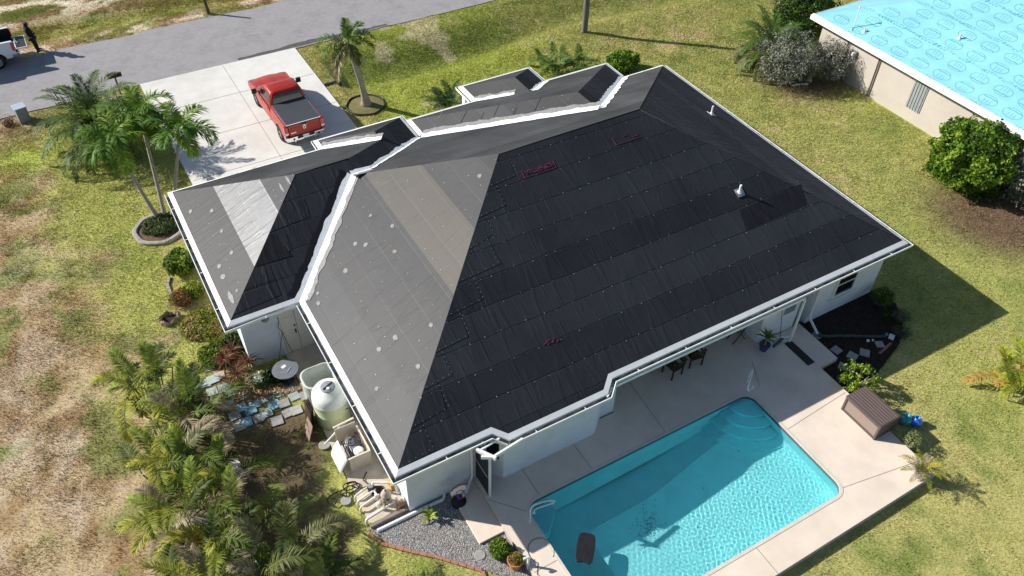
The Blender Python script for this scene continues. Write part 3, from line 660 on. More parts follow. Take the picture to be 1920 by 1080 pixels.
# cap nails along the laps
for zf,uvf,reg,rows in ((fS,'y',[(0,0),(W_,0),(W_-H,H),(H,H)],9),(fW,'x',mw,9),(gW,'x',gw,5),(fE,'x',[(W_,0),(W_,D_),(W_-H,H)],9),(n2W,'x',[(x2a,D_),(x2c,D_-h2),(x2c,y4-h2),(x2a,y4)],6)):
    pxs=[p[0] for p in reg]; pys=[p[1] for p in reg]
    for r_ in range(1,rows+1):
        s0=(r_*.82); t=0
        L0,L1=(min(pxs),max(pxs)) if uvf=='y' else (min(pys),max(pys))
        q=L0
        while q<L1:
            q+=random.uniform(.35,.95)
            if uvf=='y': x,y=q,s0+random.gauss(0,.03)
            else:
                x=(W_-s0 if zf is fE else min(pxs)+s0)+random.gauss(0,.03); y=q
            if inpoly(np.array([x]),np.array([y]),reg)[0]: nail(x,y,zf,None,random.choice((.010,.013,.017)))
# pale sealant dabs on the west slopes
def dab(x,y,zf,rx,ry,mat=7,lift=.012):
    pts=[(x+rx*math.cos(a)*random.uniform(.75,1.2),y+ry*math.sin(a)*random.uniform(.75,1.2)) for a in np.linspace(0,6.28,11)[:-1]]
    plate(pts,zf,uvS,mat,lift)
def on(px,py,zf,a,b):   # image point -> plan point on a roof plane sloping along x (a) or y (b)
    z=HE
    for _ in range(30): p=P(px,py,z); z=zf(p.x,p.y)
    return p.x,p.y
for px,py,s in ((357,397,1),(397,395,1),(415,434,.9),(434,474,1),(411,500,1.1),(418,519,1.2),(444,545,.7),(736,424,1),(666,458,1),(686,459,1.1),(648,508,1.1),(596,550,.8),(597,569,1),(741,633,1.2),(783,687,1),(706,729,.9),(711,655,1),(899,330,1),(740,472,.9),(695,404,.7),(808,610,.8)):
    zf=gW if px<460 else fW; x,y=on(px,py,zf,0,0); dab(x,y,zf,.07*s,.10*s)
x,y=on(433,558,gW,0,0); dab(x,y,gW,.07,.33)
for px,py in ((540,338),(528,352)): x,y=on(px,py,gW,0,0); dab(x,y,gW,.04,.30)
for px,py in ((825,210),(862,226),(898,222),(928,205),(960,212),(1000,205),(1035,216)):
    x,y=on(px+0,py+8,n2W,0,0); l=random.uniform(.5,1.0)
    plate([(x-.25*l,y-.2*l),(x+.62*l,y+.45*l),(x+.64*l,y+.485*l),(x-.22*l,y-.14*l)],n2W,uvW,7 if px%2 else 3,.014)
roof=rf.build('roof',[M['felt'],M['felt_brown'],M['felt_silver'],M['felt_flap'],M['nail'],M['tar'],M['pink'],M['grey_coat'],M['felt_sunlit']],house)
# valley sealant: broad ragged white bands over the valleys, grey primer along them
fl=MB()
def band(p0,p1,zf,nv,w,mat,lift,jag=.05,step=.11,w1=None):
    p0=Vector(p0);p1=Vector(p1);L=(p1-p0).length;n=max(3,int(L/step)); nv=Vector(nv).normalized(); w1=w if w1 is None else w1
    ra=[];rb=[];ph=random.random()*50
    for i in range(n+1):
        t=i/n; q=p0.lerp(p1,t); ww=(w+(w1-w)*t)+jag*(float(vnoise(t*L*2.6+ph,0,5))+.6*float(vnoise(t*L*7+ph,3,6))-.8)*1.6
        e=q+nv*ww; ra.append((q.x,q.y,zf(q.x,q.y)+lift)); rb.append((e.x,e.y,zf(e.x,e.y)+lift))
    fl.grid([ra,rb] if (p1-p0).cross(nv)<0 else [rb,ra],mat)
def valley(p0,p1,fa,na,wa,fb,nb,wb,pri=(0,0),jag=.05):
    band(p0,p1,fa,na,wa,0,.026,jag); band(p0,p1,fb,nb,wb,0,.026,jag)
    if pri[0]: band(p0,p1,fa,na,wa+pri[0],1,.018,jag*1.3)
    if pri[1]: band(p0,p1,fb,nb,wb+pri[1],1,.018,jag*1.3)
def V2(p,q,ext=0): 
    d=(Vector(q)-Vector(p)).normalized(); return tuple(Vector(p)-d*ext)
valley((0,y1),V_,gS,(-1,1),.18,fW,(1,-1),.25,(.0,.15))
band((0,y1),V_,gS,(-1,1),.40,2,.014,.06)
valley(V_,U_,gS,(0,1),.12,fN,(0,-1),.16,(0,.25))
valley((xe,D_),U_,gE,(-1,1),.14,fN,(1,-1),.12,(0,0))
valley((x2a,D_),(x2c,D_-h2),n2W,(1,1),.17,fN,(-1,-1),.24,(.20,0),.04)
valley((x2b,D_),(x2c,D_-h2),n2E,(-1,1),.16,fN,(1,-1),.26,(0,0),.06)
valley((xa,y2),(x1c,y2-h1),n1W,(1,1),.16,gN,(-1,-1),.14,(.18,0),.04)
valley((x3a,y4),(x3c-.55,y4-h3+.55),n3W,(1,1),.12,n2N,(-1,-1),.13,(.15,0),.04)
valley((x3b,y4),(x3c+.1,y4-h3+.1),n3E,(-1,1),.10,n2N,(1,-1),.26,(0,0),.04)
fl.build('valley_flashing',[M['white_coat'],M['grey_coat'],M['felt_flap']],roof)
# ridge caps: thin folded felt strips
rc=MB()
for a,b,z_ in (((H,H),(W_-H,H),HE+PM*H),(R1,R2,HE+PM*hG),((x2c,D_-h2),(x2c,y4-h2),HE+PM*h2)):
    rc.tube([(a[0],a[1],z_-.012),(b[0],b[1],z_-.012)],.022,6)
for a,za,b,zb in (((0,0),HE,(H,H),HE+PM*H),((W_,0),HE,(W_-H,H),HE+PM*H),((W_,D_),HE,(W_-H,H),HE+PM*H),((-G_,y1),HE,R1,HE+PM*hG)):
    rc.tube([(a[0],a[1],za-.010),(b[0],b[1],zb-.010)],.016,6)
rc.build('ridge_cap',[M['felt_flap']],roof,smooth=True)
# vents
def vent(px,py,zf,h,name='vent_pipe'):
    x,y=on(px,py,zf,0,0); z=zf(x,y); v=MB(); v.tube([(x,y,z-.05),(x,y,z+h)],.042,12); v.lathe([(.11,.0),(.075,.05),(.05,.10)],(x,y,z),14)
    v.box((x,y-.02,z+.02),(.34,.34,.015),1,ax=Matrix.Rotation(math.atan(PM),3,'X' if zf is fS else 'Y'))
    v.build(name,[M['white_pl'],M['metal']],roof)
vent(1386,361,fS,.34); vent(1334,214,fE,.40)
# eave trim swept round the outline
def offset_poly(pts,d):
    out=[]; n=len(pts)
    for i in range(n):
        p=Vector(pts[i][:2]); a=Vector(pts[i-1][:2]) if i>0 else None; b=Vector(pts[i+1][:2]) if i<n-1 else None
        def nr(u): u=u.normalized(); return Vector((u.y,-u.x))
        if a is None: q=p+nr(b-p)*d
        elif b is None: q=p+nr(p-a)*d
        else:
            n1=nr(p-a);n2=nr(b-p); m_=(n1+n2); m_=m_/max(m_.length_squared,.3)*2; q=p+m_*d
        out.append((q.x,q.y))
    return out
EAVE=[(xe,D_+.1),(xe,y3),(xa,y3),(xa,y2),(-G_,y2),(-G_,y1),(0,y1),(0,0),(BX0,0),(BX0+.40,BY),(BX1-.40,BY),(BX1,0),(W_,0),(W_,D_),(x2b,D_),(x2b,y4),(x3b,y4),(x3b,y5),(x3a,y5),(x3a,y4),(x2a,y4),(x2a,D_+.1)]
ZO=[0]*len(EAVE)
for i,p in enumerate(EAVE):
    if abs(p[1]-BY)<1e-6: ZO[i]=PM*BY
def sweep(mb,pts,zo,prof,mat=0,cl=False):
    cols_=[[ (x,y,HE+z+zo[i]) for i,(x,y) in enumerate(offset_poly(pts,d))] for d,z in prof]
    mb.grid(cols_,mat)
dm=MB(); sweep(dm,EAVE,ZO,[(-.145,PM*.145+.016),(.015,.016),(.022,.008),(.022,-.05)][::-1])
sweep(dm,EAVE,ZO,[(.004,-.04),(.004,-.22),(-.02,-.22)][::-1])
dm.build('fascia',[M['trim']],roof)
so_=MB(); so_.quad([(x,y,HE-.19) for x,y in offset_poly(EAVE,-.0)][::-1]) 
for q_ in ((BX0,BX1),): so_.quad([(BX0+.0,0,HE-.2),(BX0+.4,BY,HE-.2),(BX1-.4,BY,HE-.2),(BX1,0,HE-.2)][::-1])
so_.build('soffit',[M['soffit']],roof)
def gutter(pts,zo,w=.125,h=.11):
    g=MB(); sweep(g,pts,zo,[(w+.030,-.045),(w+.030,-h-.03),(.03,-h-.03),(.03,-.045)],0)          # outer skin
    sweep(g,pts,zo,[(.036,-.045),(.036,-h-.02),(w+.022,-h-.02),(w+.022,-.045)],1)   # inner channel
    sweep(g,pts,zo,[(w+.020,-.045),(w+.020,-.032),(w+.048,-.032),(w+.048,-.05)][::-1],0)
    go=g.build('gutter',[M['trim'],M['gutter_in']],house)
    for i in range(len(pts)-1):
        a=Vector(pts[i]);b=Vector(pts[i+1]);L=(b-a).length; u=(b-a)/max(L,1e-6); nrm=Vector((u.y,-u.x)); k=max(0,int(L/1.8))
        for j in range(k):
            c=a+u*(L*(j+.5)/k); z=HE+(zo[i]+zo[i+1])/2-.045
            hb=MB(); hb.beam((*(c+nrm*.03),z),(*(c+nrm*(w+.03)),z),.03,.006); hb.build('gutter_hanger',[M['trim']],go)
gutter(EAVE[4:7]+[(-.02,y1)],ZO[4:7]+[0]); gutter([(0,y1-.1)]+EAVE[7:10],[0]+ZO[7:10]); gutter(EAVE[9:14],ZO[9:14]); gutter(EAVE[13:15]+[(x2b+.16,D_)],[0,0,0],.09)
gutter([(x2b,D_+.15),(x2b,y4),(x3b+.16,y4)],[0]*3,.09); gutter([(x3b,y4+.15),(x3b,y5),(x3a,y5),(x3a,y4+.15)],[0]*4,.09); gutter([(x3a-.16,y4),(x2a,y4),(x2a,D_+.3)],[0]*3,.09); gutter([(xe,y3-1.0),(xe,y3),(xa,y3),(xa,y2+.15)],[0]*4,.07)
# walls
WT=HE-.20
wl=MB()
WALLS=[(.40,.37),(3.02,.37),(3.50,-.12),(7.05,-.12),(7.60,.37),(8.15,.37),(8.15,3.4),(14.72,3.4),(14.72,.37),(16.55,.37),(16.55,1.4),(17.25,1.4),(17.25,.37),(20.88,.37),(20.88,14.9),(18.45,14.9),(18.45,16.38),(15.3,16.38),(15.3,15.2),(11.4,15.2),(11.4,16.38),(8.3,16.38),(8.3,14.9),(7.55,14.9),(7.55,16.8),(4.2,16.8),(4.2,16.1),(-2.12,16.1),(-2.12,8.60),(.40,8.60)]
for i in range(len(WALLS)):
    a=WALLS[i];b=WALLS[(i+1)%len(WALLS)]; wl.quad([(a[0],a[1],-.1),(b[0],b[1],-.1),(b[0],b[1],WT+.06),(a[0],a[1],WT+.06)])
wall=wl.build('wall',[M['stucco']],house)
for x in (11.6,15.1):
    c=MB(); c.box((x,17.9,1.3),(.28,.28,2.6)); c.build('column',[M['stucco']],house,bevel=.01)
for x0,x1 in ((8.6,10.6),(10.68,12.65),(12.73,14.3)):
    lp=MB(); lp.box(((x0+x1)/2,3.37,1.3),(x1-x0,.04,2.0)); sdr=lp.build('sliding_door',[M['glass']],house); fr=MB(); fr.box((x0,3.34,1.3),(.06,.06,2.0)); fr.box((x1,3.34,1.3),(.06,.06,2.0)); fr.box(((x0+x1)/2,3.341,2.32),(x1-x0+.06,.06,.06)); fr.build('frame',[M['trim']],sdr)
def window(cx,y,z0,z1,w_,name='window'):
    g=MB(); g.box((cx,y-.015,(z0+z1)/2),(w_,.03,z1-z0)); o=g.build(name,[M['glass']],house)
    f=MB(); t=.07
    for c,d in (((cx-w_/2,y-.03,(z0+z1)/2),(t,.08,z1-z0+t)),((cx+w_/2,y-.03,(z0+z1)/2),(t,.08,z1-z0+t)),((cx,y-.032,z1),(w_+t,.075,t)),((cx,y-.03,z0),(w_-t,.08,t)),((cx,y-.032,(z0+z1)/2),(w_-t,.05,.035))): f.box(c,d)
    f.build('frame',[M['trim']],o,bevel=.006)
    s=MB(); s.box((cx,y-.07,z0-.09),(w_+.3,.14,.07)); s.build('sill',[M['stucco']],o,bevel=.008)
window(18.9,.37,.98,2.15,1.05)
# window in the angled return beside the screen door
ax=Matrix.Rotation(math.atan2(-.49,.48),3,'Z'); c=Vector((3.26,.125,0))+Vector((-.49,-.48,0)).normalized()*.02
g=MB(); g.box((c.x,c.y,1.75),(.42,.03,.85),ax=ax); o=g.build('window',[M['glass']],house); f=MB()
for dx,dz,sx,sz in ((-.24,0,.05,.95),(.24,0,.05,.95),(0,.45,.43,.05),(0,-.45,.43,.05)):
    q=ax@Vector((dx,-.02,0)); f.box((c.x+q.x,c.y+q.y,1.75+dz),(sx,.05,sz),ax=ax)
f.build('frame',[M['trim']],o)
# double door in the garage wing south wall
gd=MB(); gd.box((-.22,8.58,1.12),(1.15,.05,2.04)); o=gd.build('door',[M['door']],house,bevel=.01); dd=MB(); dd.box((-.22,8.551,1.12),(.014,.012,2.0),1)
for x in (-.5,.07):
    for z in (.62,1.55): dd.box((x,8.552,z),(.40,.012,.66))
dd.build('door_panel',[M['door'],M['dark_metal']],o,bevel=.01)
for nm,c_,d_ in (('handle',(-.30,8.53,1.10),(.05,.06,.16)),('lock',(-.30,8.53,1.40),(.05,.05,.05)),('hinge',(.30,8.53,1.7),(.02,.03,.12)),('hinge',(.30,8.53,.5),(.02,.03,.12))): hh=MB(); hh.box(c_,d_); hh.build(nm,[M['black']],o)
fr=MB()
for c,d in (((-.84,8.57,1.14),(.07,.07,2.12)),((.37,8.57,1.14),(.055,.07,2.12)),((-.235,8.57,2.20),(1.14,.07,.07))): fr.box(c,d)
fr.build('frame',[M['trim']],o)
sp=MB(); sp.lathe([(.11,0),(.15,.08),(.09,.2),(.0,.22)],(-1.25,8.42,2.2),12,sy=.8); sp.tube([(-1.25,8.6,2.3),(-1.25,8.42,2.4)],.02,6); sp.build('wall_lamp',[M['grey_pl']],house,smooth=True)
cb=MB(); cb.tube([(-.86,8.56,2.2),(-.80,8.5,1.9),(-.88,8.5,1.6),(-.78,8.5,1.3),(-.92,8.45,.9),(-1.1,8.4,.3),(-1.2,8.3,.1)],.012,5); cb.tube([(-.78,8.5,1.3),(-.72,8.45,.8),(-.6,8.45,.15)],.010,5); cb.build('cable',[M['dark_metal']],house)
# downspouts
def spout(pts,r=.042,name='downspout'):
    s=MB(); s.tube(pts,r,8); s.build(name,[M['trim']],house,smooth='auto')
spout([(2.78,-.10,HE-.12),(2.78,.10,HE-.35),(2.60,.30,2.25),(2.60,.30,.55),(2.50,.24,.38),(2.2,-.0,.30),(2.05,-.1,.28)],.05)
spout([(17.33,-.10,HE-.12),(17.33,.1,HE-.4),(17.33,.30,2.3),(17.33,.30,.6),(17.30,.22,.42),(17.22,-.35,.16)],.05)
# screen panel at the west end of the patio and the screen posts and beams of the lanai
sc=MB(); sc.box((2.76,-.05,1.30),(.03,.80,2.05)); o=sc.build('screen_panel',[M['screen']],house); f=MB()
f.box((2.80,-.50,1.31),(.065,.065,2.62-.28)); f.box((2.76,-.05,1.32),(.045,.80,.035)); f.box((2.76,.36,1.31),(.05,.05,2.3)); f.box((2.76,-.05,.33),(.045,.80,.05)); f.build('frame',[M['trim']],o)
bm_=MB(); z=HE-.14; pp=[(2.62,.0,z),(2.80,-.62,z)]
bm_.beam((2.50,-.22,z),(2.86,-.98+.2,z),.09,.13); bm_.beam((2.80,-.70,z+.002),(3.9,-.56,z+.002),.07,.11); bm_.beam((2.5,-.52,z-.003),(2.80,-.70,z-.003),.07,.12); bm_.beam((2.55,-.3,z+.006),(3.3,-.20,z+.006),.06,.05)
bm_.build('screen_beam',[M['trim']],house,bevel=.006)
pb=MB(); z=HE-.24; pb.beam((7.60,-.16,z),(15.9,-.16,z),.07,.11); pb.beam((7.58,-.12,z+.003),(7.1,-.42,z+.003),.07,.10)
pb.build('screen_beam',[M['trim']],house,bevel=.006)
po=MB(); po.box((15.88,-.20,1.40),(.07,.07,2.3)); po.beam((15.88,-.18,.55),(15.3,.30,.32),.05,.05); po.beam((15.88,-.2,.31),(15.35,.2,.31),.045,.045); po.build('screen_post',[M['trim']],house,bevel=.005)
dr2=MB(); dr2.box((16.9,1.37,1.3),(.62,.05,2.0)); dr2.build('door',[M['grey_pl']],house)
ws=MB(); ws.box((16.05,.36,1.75),(.55,.02,1.0)); o=ws.build('window',[Mt('pale shaded pane',(.22,.26,.30),rough=.12,spec=.8,var=.1)],house)
for x,y,z in ((12.3,.1,.0),): pass
# ------------------------------------------------------------------ vehicles
def pickup(label, loc, rz, paint, bed='cover'):
    t=thing('pickup_truck',label,'pickup truck',loc,rz)
    L0,L1=-2.85,2.92
    def arch(cx,r=.50,n=10): return [(cx+r*math.cos(a),.42+r*math.sin(a)) for a in np.linspace(math.pi-.12,.12,n)]
    top=[(L1-.10,.72),(L1-.16,.98),(2.4,1.10),(1.30,1.20),(1.2,1.26),(-.72,1.28),(-.76,1.34),(L0+.04,1.36),(L0,1.30),(L0+.02,.70),(L0+.10,.52)]
    side=[(L0+.10,.50)]+arch(-1.80)+arch(1.85)+[(L1-.14,.50)]+top[:-1]
    b=MB()
    for s in (1,-1):
        n=len(b.v); k=len(side); y0,y1_=s*.84,s*.985
        b.v+=[(x,y0,z) for x,z in side]; b.v+=[(x,y1_ if .62<z<1.2 else y1_-s*.035,z) for x,z in side]
        f0=tuple(range(n,n+k)); f1=tuple(range(n+k,n+2*k)); b.f+= [f0[::-1] if s<0 else f0, f1 if s<0 else f1[::-1]]; b.m+=[0,0]
        for i in range(k): j=(i+1)%k; q=(n+i,n+j,n+k+j,n+k+i); b.f.append(q if s<0 else q[::-1]); b.m.append(0)
    # hood and nose
    rows=[]
    for x,z,hw,cr in ((1.22,1.22,.84,.05),(1.6,1.19,.84,.07),(2.1,1.14,.84,.08),(2.55,1.07,.83,.07),(2.80,.98,.80,.04),(2.90,.84,.78,.0),(2.92,.55,.78,.0)):
        rows.append([(x-.10*(u*u),hw*u,z+cr*(1-u*u)-(.035 if .25<abs(u)<.62 and x<2.6 else 0)) for u in np.linspace(-1,1,13)])
    b.grid(rows); b.build('body',[paint],t,smooth='auto')
    u=MB(); u.box((0,0,.60),(5.3,1.66,.30)); u.box((1.9,0,.8),(1.3,1.5,.3)); u.build('chassis',[M['black']],t)
    # cab
    c=MB(); zb,zr=1.25,1.90
    def ring(z,xr,xf,hw,rr): return [(x,y,z) for x,y in [(xf,-hw+rr),(xf,hw-rr),(xf-rr,hw),(xr+rr,hw),(xr,hw-rr),(xr,-hw+rr),(xr+rr,-hw),(xf-rr,-hw)]]
    rs=[ring(zb,-.74,1.42,.93,.06),ring(1.42,-.70,1.20,.90,.06),ring(1.82,-.56,.58,.76,.10),ring(1.90,-.47,.42,.69,.16),ring(1.925,-.2,.2,.40,.1)]
    c.grid([r_+[] for r_ in rs],closed=True); c.quad(rs[-1]); c.build('cab',[paint],t,smooth='auto',bevel=.02)
    g=MB(); g.quad([(-.735,-.74,1.36),(-.735,.74,1.36),(-.60,.64,1.78),(-.60,-.64,1.78)][::-1]); g.build('rear_window',[M['glass']],t)
    g=MB(); g.quad([(1.345,-.80,1.33),(.625,-.66,1.80),(.625,.66,1.80),(1.345,.80,1.33)][::-1]); g.build('windshield',[M['glass']],t)
    for s in (1,-1):
        for xa_,xb_,xc,xd in ((-.58,.22,.22,-.48),(.30,1.13,.58,.30)):
            g=MB(); q=[(xa_,s*.925,1.36),(xb_,s*.925,1.36),(xc,s*.800,1.76),(xd,s*.800,1.76)]; g.quad(q if s>0 else q[::-1]); g.build('side_window',[M['glass']],t)
        m=MB(); m.box((1.02,s*1.16,1.33),(.14,.24,.24)); m.beam((1.02,s*.92,1.28),(1.02,s*1.08,1.30),.06,.05); m.build('wing_mirror',[M['black']],t,bevel=.03)
        for x0_,x1_ in ((-.68,.255),(.265,1.2)):
            d=MB(); d.box(((x0_+x1_)/2,s*.9870,.88),(x1_-x0_,.008,.70)); do=d.build('door',[paint],t); h=MB(); h.box((x0_+.22,s*1.0,1.10),(.20,.035,.045)); h.build('handle',[paint],do,bevel=.008)
        l=MB(); l.box((L0+.06,s*.90,1.08),(.17,.20,.44)); o=l.build('tail_light',[M['tail']],t,bevel=.03); l2=MB(); l2.box((L0-.028,s*.90,.93),(.012,.16,.10)); l2.build('reverse_lens',[M['white_pl']],o)
        h=MB(); h.box((L1-.14,s*.72,.86),(.16,.36,.20)); h.build('headlight',[M['chrome']],t,bevel=.03)
    for x in (-1.80,1.85):
        for s in (1,-1):
            tb=MB(); pr=[(.23,-.125),(.34,-.135),(.395,-.11),(.405,-.05),(.405,.05),(.395,.11),(.34,.135),(.23,.125)]
            n=28; base=0
            rows=[[(x+r_*math.cos(a),s*.86+yy,.405+r_*math.sin(a)) for a in np.linspace(0,2*math.pi,n,endpoint=False)] for r_,yy in pr]
            tb.grid(rows,closed=True); w=tb.build('wheel',[M['tyre']],t,smooth='auto')
            rb=MB(); rows=[[(x+r_*math.cos(a),s*(.86+yy),.405+r_*math.sin(a)) for a in np.linspace(0,2*math.pi,n,endpoint=False)] for r_,yy in ((.24,.10),(.235,.04),(.07,.07),(.001,.075))]
            rb.grid(rows,0,closed=True)
            for k in range(5):
                a=2*math.pi*k/5; rb.beam((x+.05*math.cos(a),s*.95,.405+.05*math.sin(a)),(x+.22*math.cos(a),s*.965,.405+.22*math.sin(a)),.06,.03,up=(0,1,0))
            rb.build('rim',[M['rim']],w,smooth='auto')
            aw=MB(); rows=[[(x+.485*math.cos(a),s*yy,.43+.485*math.sin(a)) for a in np.linspace(0,math.pi,16)] for yy in (.60,.93)]; aw.grid(rows); aw.build('wheel_arch',[M['black']],t)
    # rear bumper: chrome with a lowered step in the middle
    r=MB(); x=L0-.09
    for s in (1,-1):
        r.prism([(x,s*.42),(x,s*.86),(x+.06,s*.96),(x+.34,s*1.0),(x+.34,s*.93),(x+.14,s*.88),(x+.14,s*.42)][::s],.50,.72)
    r.box((x+.07,0,.535),(.14,.90,.10)); r.build('rear_bumper',[M['chrome']],t,bevel=.02)
    q=MB(); q.box((x+.12,0,.645),(.10,.84,.13)); q.box((x+.11,0,.735),(.16,1.7,.02)); q.build('bumper_step',[M['black']],t)
    p=MB(); p.box((x+.045,0,.655),(.02,.31,.15)); p.build('licence_plate',[M['plate']],t)
    for yy in (-.62,.62):
        e=MB(); e.tube([(x-.03,yy*.86,.44),(x+.3,yy*.86,.46)],.045,10,cap=False); e.build('exhaust_pipe',[M['chrome']],t)
        e=MB(); e.lathe([(.05,0),(.05,.02),(0,.02)],(0,0,0),12); o=e.build('parking_sensor',[M['black']],t); o.rotation_euler=(0,-math.pi/2,0); o.location=(x-.001,yy,.61)
    f=MB(); f.box((L1-.02,0,.60),(.16,1.75,.22)); f.build('front_bumper',[M['chrome']],t,bevel=.04)
    f=MB(); f.box((L1-.03,0,.74),(.10,1.1,.22)); f.build('grille',[M['chrome']],t,bevel=.02)
    if bed=='cover':
        v=MB(); v.box((-1.78,0,1.375),(2.04,1.66,.035)); v.build('bed_cover',[M['vinyl']],t,bevel=.012)
        v=MB()
        for s in (1,-1): v.box((-1.78,s*.855,1.37),(2.06,.04,.045))
        v.box((-2.80,0,1.365),(.05,1.7,.05)); v.build('cover_rail',[M['chrome']],t,bevel=.008)
        tg=MB(); tg.box((L0+.02,0,1.02),(.07,1.56,.62)); tg.box((L0-.018,0,1.03),(.014,1.44,.30)); o=tg.build('tailgate',[paint],t,bevel=.015)
        x=L0-.036; e=MB(); sh=[(-.10,.11),(.10,.11),(.105,.02),(.05,-.10),(0,-.125),(-.05,-.10),(-.105,.02)]
        n=len(e.v); e.v+=[(x,a,1.12+c_) for a,c_ in sh]+[(x+.02,a,1.12+c_) for a,c_ in sh]; k=len(sh); e.f+=[tuple(range(k))[::-1],tuple(range(k,2*k))]; e.m+=[0,0]
        for i in range(k): j=(i+1)%k; e.f.append((i,j,k+j,k+i)); e.m.append(0)
        for s in (1,-1):
            e.tube([(x-.012,s*.02,1.19),(x-.016,s*.075,1.20),(x-.018,s*.085,1.13),(x-.014,s*.05,1.09)],.015,5,1)
        e.box((x-.006,0,1.08),(.012,.05,.13),1); e.build('emblem',[M['chrome'],M['dark_metal']],o)
        bd=MB()
        for i in range(5): bd.box((x+.01,.68-i*.052,.92),(.012,.034,.052)); bd.box((x+.008,.68-i*.052,.935),(.01,.012,.07))
        bd.build('badge',[M['chrome']],o)
        hd=MB(); hd.box((L0-.03,0,1.285),(.02,.24,.05)); hd.build('handle',[M['black']],o)
    else:
        v=MB(); v.box((-1.78,0,.86),(2.04,1.60,.04)); 
        for s in (1,-1): v.box((-1.78,s*.815,1.10),(2.04,.03,.50)); v.box((-1.8,s*.55,1.0),(.7,.3,.26))
        v.box((-.80,0,1.1),(.03,1.6,.5)); v.build('bed_liner',[M['black']],t)
        for s in (1,-1): v=MB(); v.box((-1.78,s*.90,1.372),(2.05,.15,.025)); v.build('bed_rail',[paint],t,bevel=.01)
        tg=MB(); tg.box((L0-.30,0,.82),(.60,1.50,.06)); o=tg.build('tailgate',[paint],t,bevel=.015); tl=MB(); tl.box((L0-.30,0,.856),(.50,1.36,.012)); 
        for i in range(6): tl.box((L0-.30,-.56+i*.225,.866),(.46,.05,.012))
        tl.build('liner',[M['dark_metal']],o)
        for s in (1,-1):
            cc=MB(); cc.tube([(L0+.02,s*.77,1.22),(L0-.30,s*.76,.90)],.008,5); cc.build('tailgate_cable',[M['black']],t)
        bb=MB(); bb.tube([(L0-.1,-.6,.90),(L0-.1,-.1,.93),(L0-.2,.2,.90)],.03,6); bb.box((-1.2,.1,1.0),(.5,.6,.24)); bb.build('ladder_rack',[M['grey_pl']],t)
    return t
red=pickup('red crew cab pickup with a dark bed cover parked on the pale driveway',(4.47,23.95,.03),R(91),M['red_paint'])
wht=pickup('white pickup with its tailgate down at the far edge of the street',(-9.40,36.92,.02),R(180),M['white_paint'],'open')

# ------------------------------------------------------------------ person at the white pickup
def skinned(name,verts,edges,rad,mat,parent,sub=2):
    me=bpy.data.meshes.new(name); me.from_pydata(verts,edges,[]); me.materials.append(mat)
    o=bpy.data.objects.new(name,me); COL.objects.link(o); o.parent=parent
    s=o.modifiers.new('skin','SKIN'); s.use_smooth_shade=True
    for i,r_ in enumerate(rad):
        sv=me.skin_vertices[0].data[i]; sv.radius=(r_,r_) if not isinstance(r_,tuple) else r_; sv.use_root=(i==0)
    u=o.modifiers.new('sub','SUBSURF'); u.levels=sub; u.render_levels=sub
    return o
per=thing('person','person in a black hooded top and dark trousers leaning on a lowered tailgate','person',(-5.62,37.15,.0),R(10))
bv=[(0,0,.93),(-.02,0,1.12),(-.06,0,1.32),(-.09,0,1.46),(-.08,0,1.55),(-.03,0,1.66),(-.01,0,1.74),
    (-.09,.17,1.42),(.02,.26,1.17),(.20,.12,1.08),(-.09,-.17,1.42),(.02,-.26,1.17),(.20,-.10,1.08),
    (.01,.10,.90),(.08,.12,.52),(.14,.13,.10),(.24,.14,.04),(.01,-.10,.90),(.03,-.13,.52),(.02,-.14,.10),(.12,-.15,.04)]
be=[(0,1),(1,2),(2,3),(3,4),(4,5),(5,6),(3,7),(7,8),(8,9),(3,10),(10,11),(11,12),(0,13),(13,14),(14,15),(15,16),(0,17),(17,18),(18,19),(19,20)]
br=[.19,.18,.20,.17,.08,.135,.11,.10,.078,.045,.10,.078,.045,.13,.09,.06,.05,.13,.09,.06,.05]
skinned('body',bv,be,br,M['cloth'],per)
tv=[(0,0,.97),(.01,.10,.88),(.08,.12,.52),(.13,.13,.16),(.01,-.10,.88),(.03,-.13,.52),(.02,-.14,.16)]
skinned('trousers',tv,[(0,1),(1,2),(2,3),(0,4),(4,5),(5,6)],[.20,.150,.115,.090,.150,.115,.090],M['cloth2'],per)
for nm,x,y in (('shoe',.20,.135),('shoe',.08,-.148)):
    b=MB(); b.grid([[(x-.13+ .28*u_, y+.05*math.cos(a)*(1-.3*u_), max(0,.045+.045*math.sin(a)*(1-.4*u_))) for a in np.linspace(0,6.28,10,endpoint=False)] for u_ in np.linspace(0,1,6)],closed=True)
    b.quad([(x-.13,y+.05*math.cos(a),max(0,.045+.045*math.sin(a))) for a in np.linspace(0,6.28,10,endpoint=False)]); b.build(nm,[M['shoe']],per,smooth=True)
for s in (1,-1):
    y=s*.10+.01; hv=[(.20,y,1.08),(.25,y*.8,1.07)]; he_=[(0,1)]; hr=[.03,.034]
    for k in range(4):
        a=len(hv); yy=y*.8-.03+.02*k; hv+=[(.28,yy,1.065),(.31,yy*.95,1.05),(.318,yy*.9,1.02-.004*k)]; he_+=[(1,a),(a,a+1),(a+1,a+2)]; hr+=[.0105,.0095,.008]
    a=len(hv); hv+=[(.24,y*.8-s*.045,1.09),(.27,y*.6-s*.05,1.095)]; he_+=[(0,a),(a,a+1)]; hr+=[.012,.010]
    skinned('hand',hv,he_,hr,M['skin'],per,1)
fv=MB(); rows=[]
for z,r_,dx in ((1.585,.055,.0),(1.61,.075,.012),(1.65,.086,.02),(1.69,.088,.02),(1.73,.080,.014),(1.76,.055,.0)):
    rows.append([(-.005+dx+r_*math.cos(a)*.75+(.018 if abs(a)<.2 and 1.64<z<1.70 else 0),r_*math.sin(a)*.9,z) for a in np.linspace(-1.4,1.4,15)])
fv.grid(rows); fo=fv.build('face',[M['skin']],per,smooth=True)
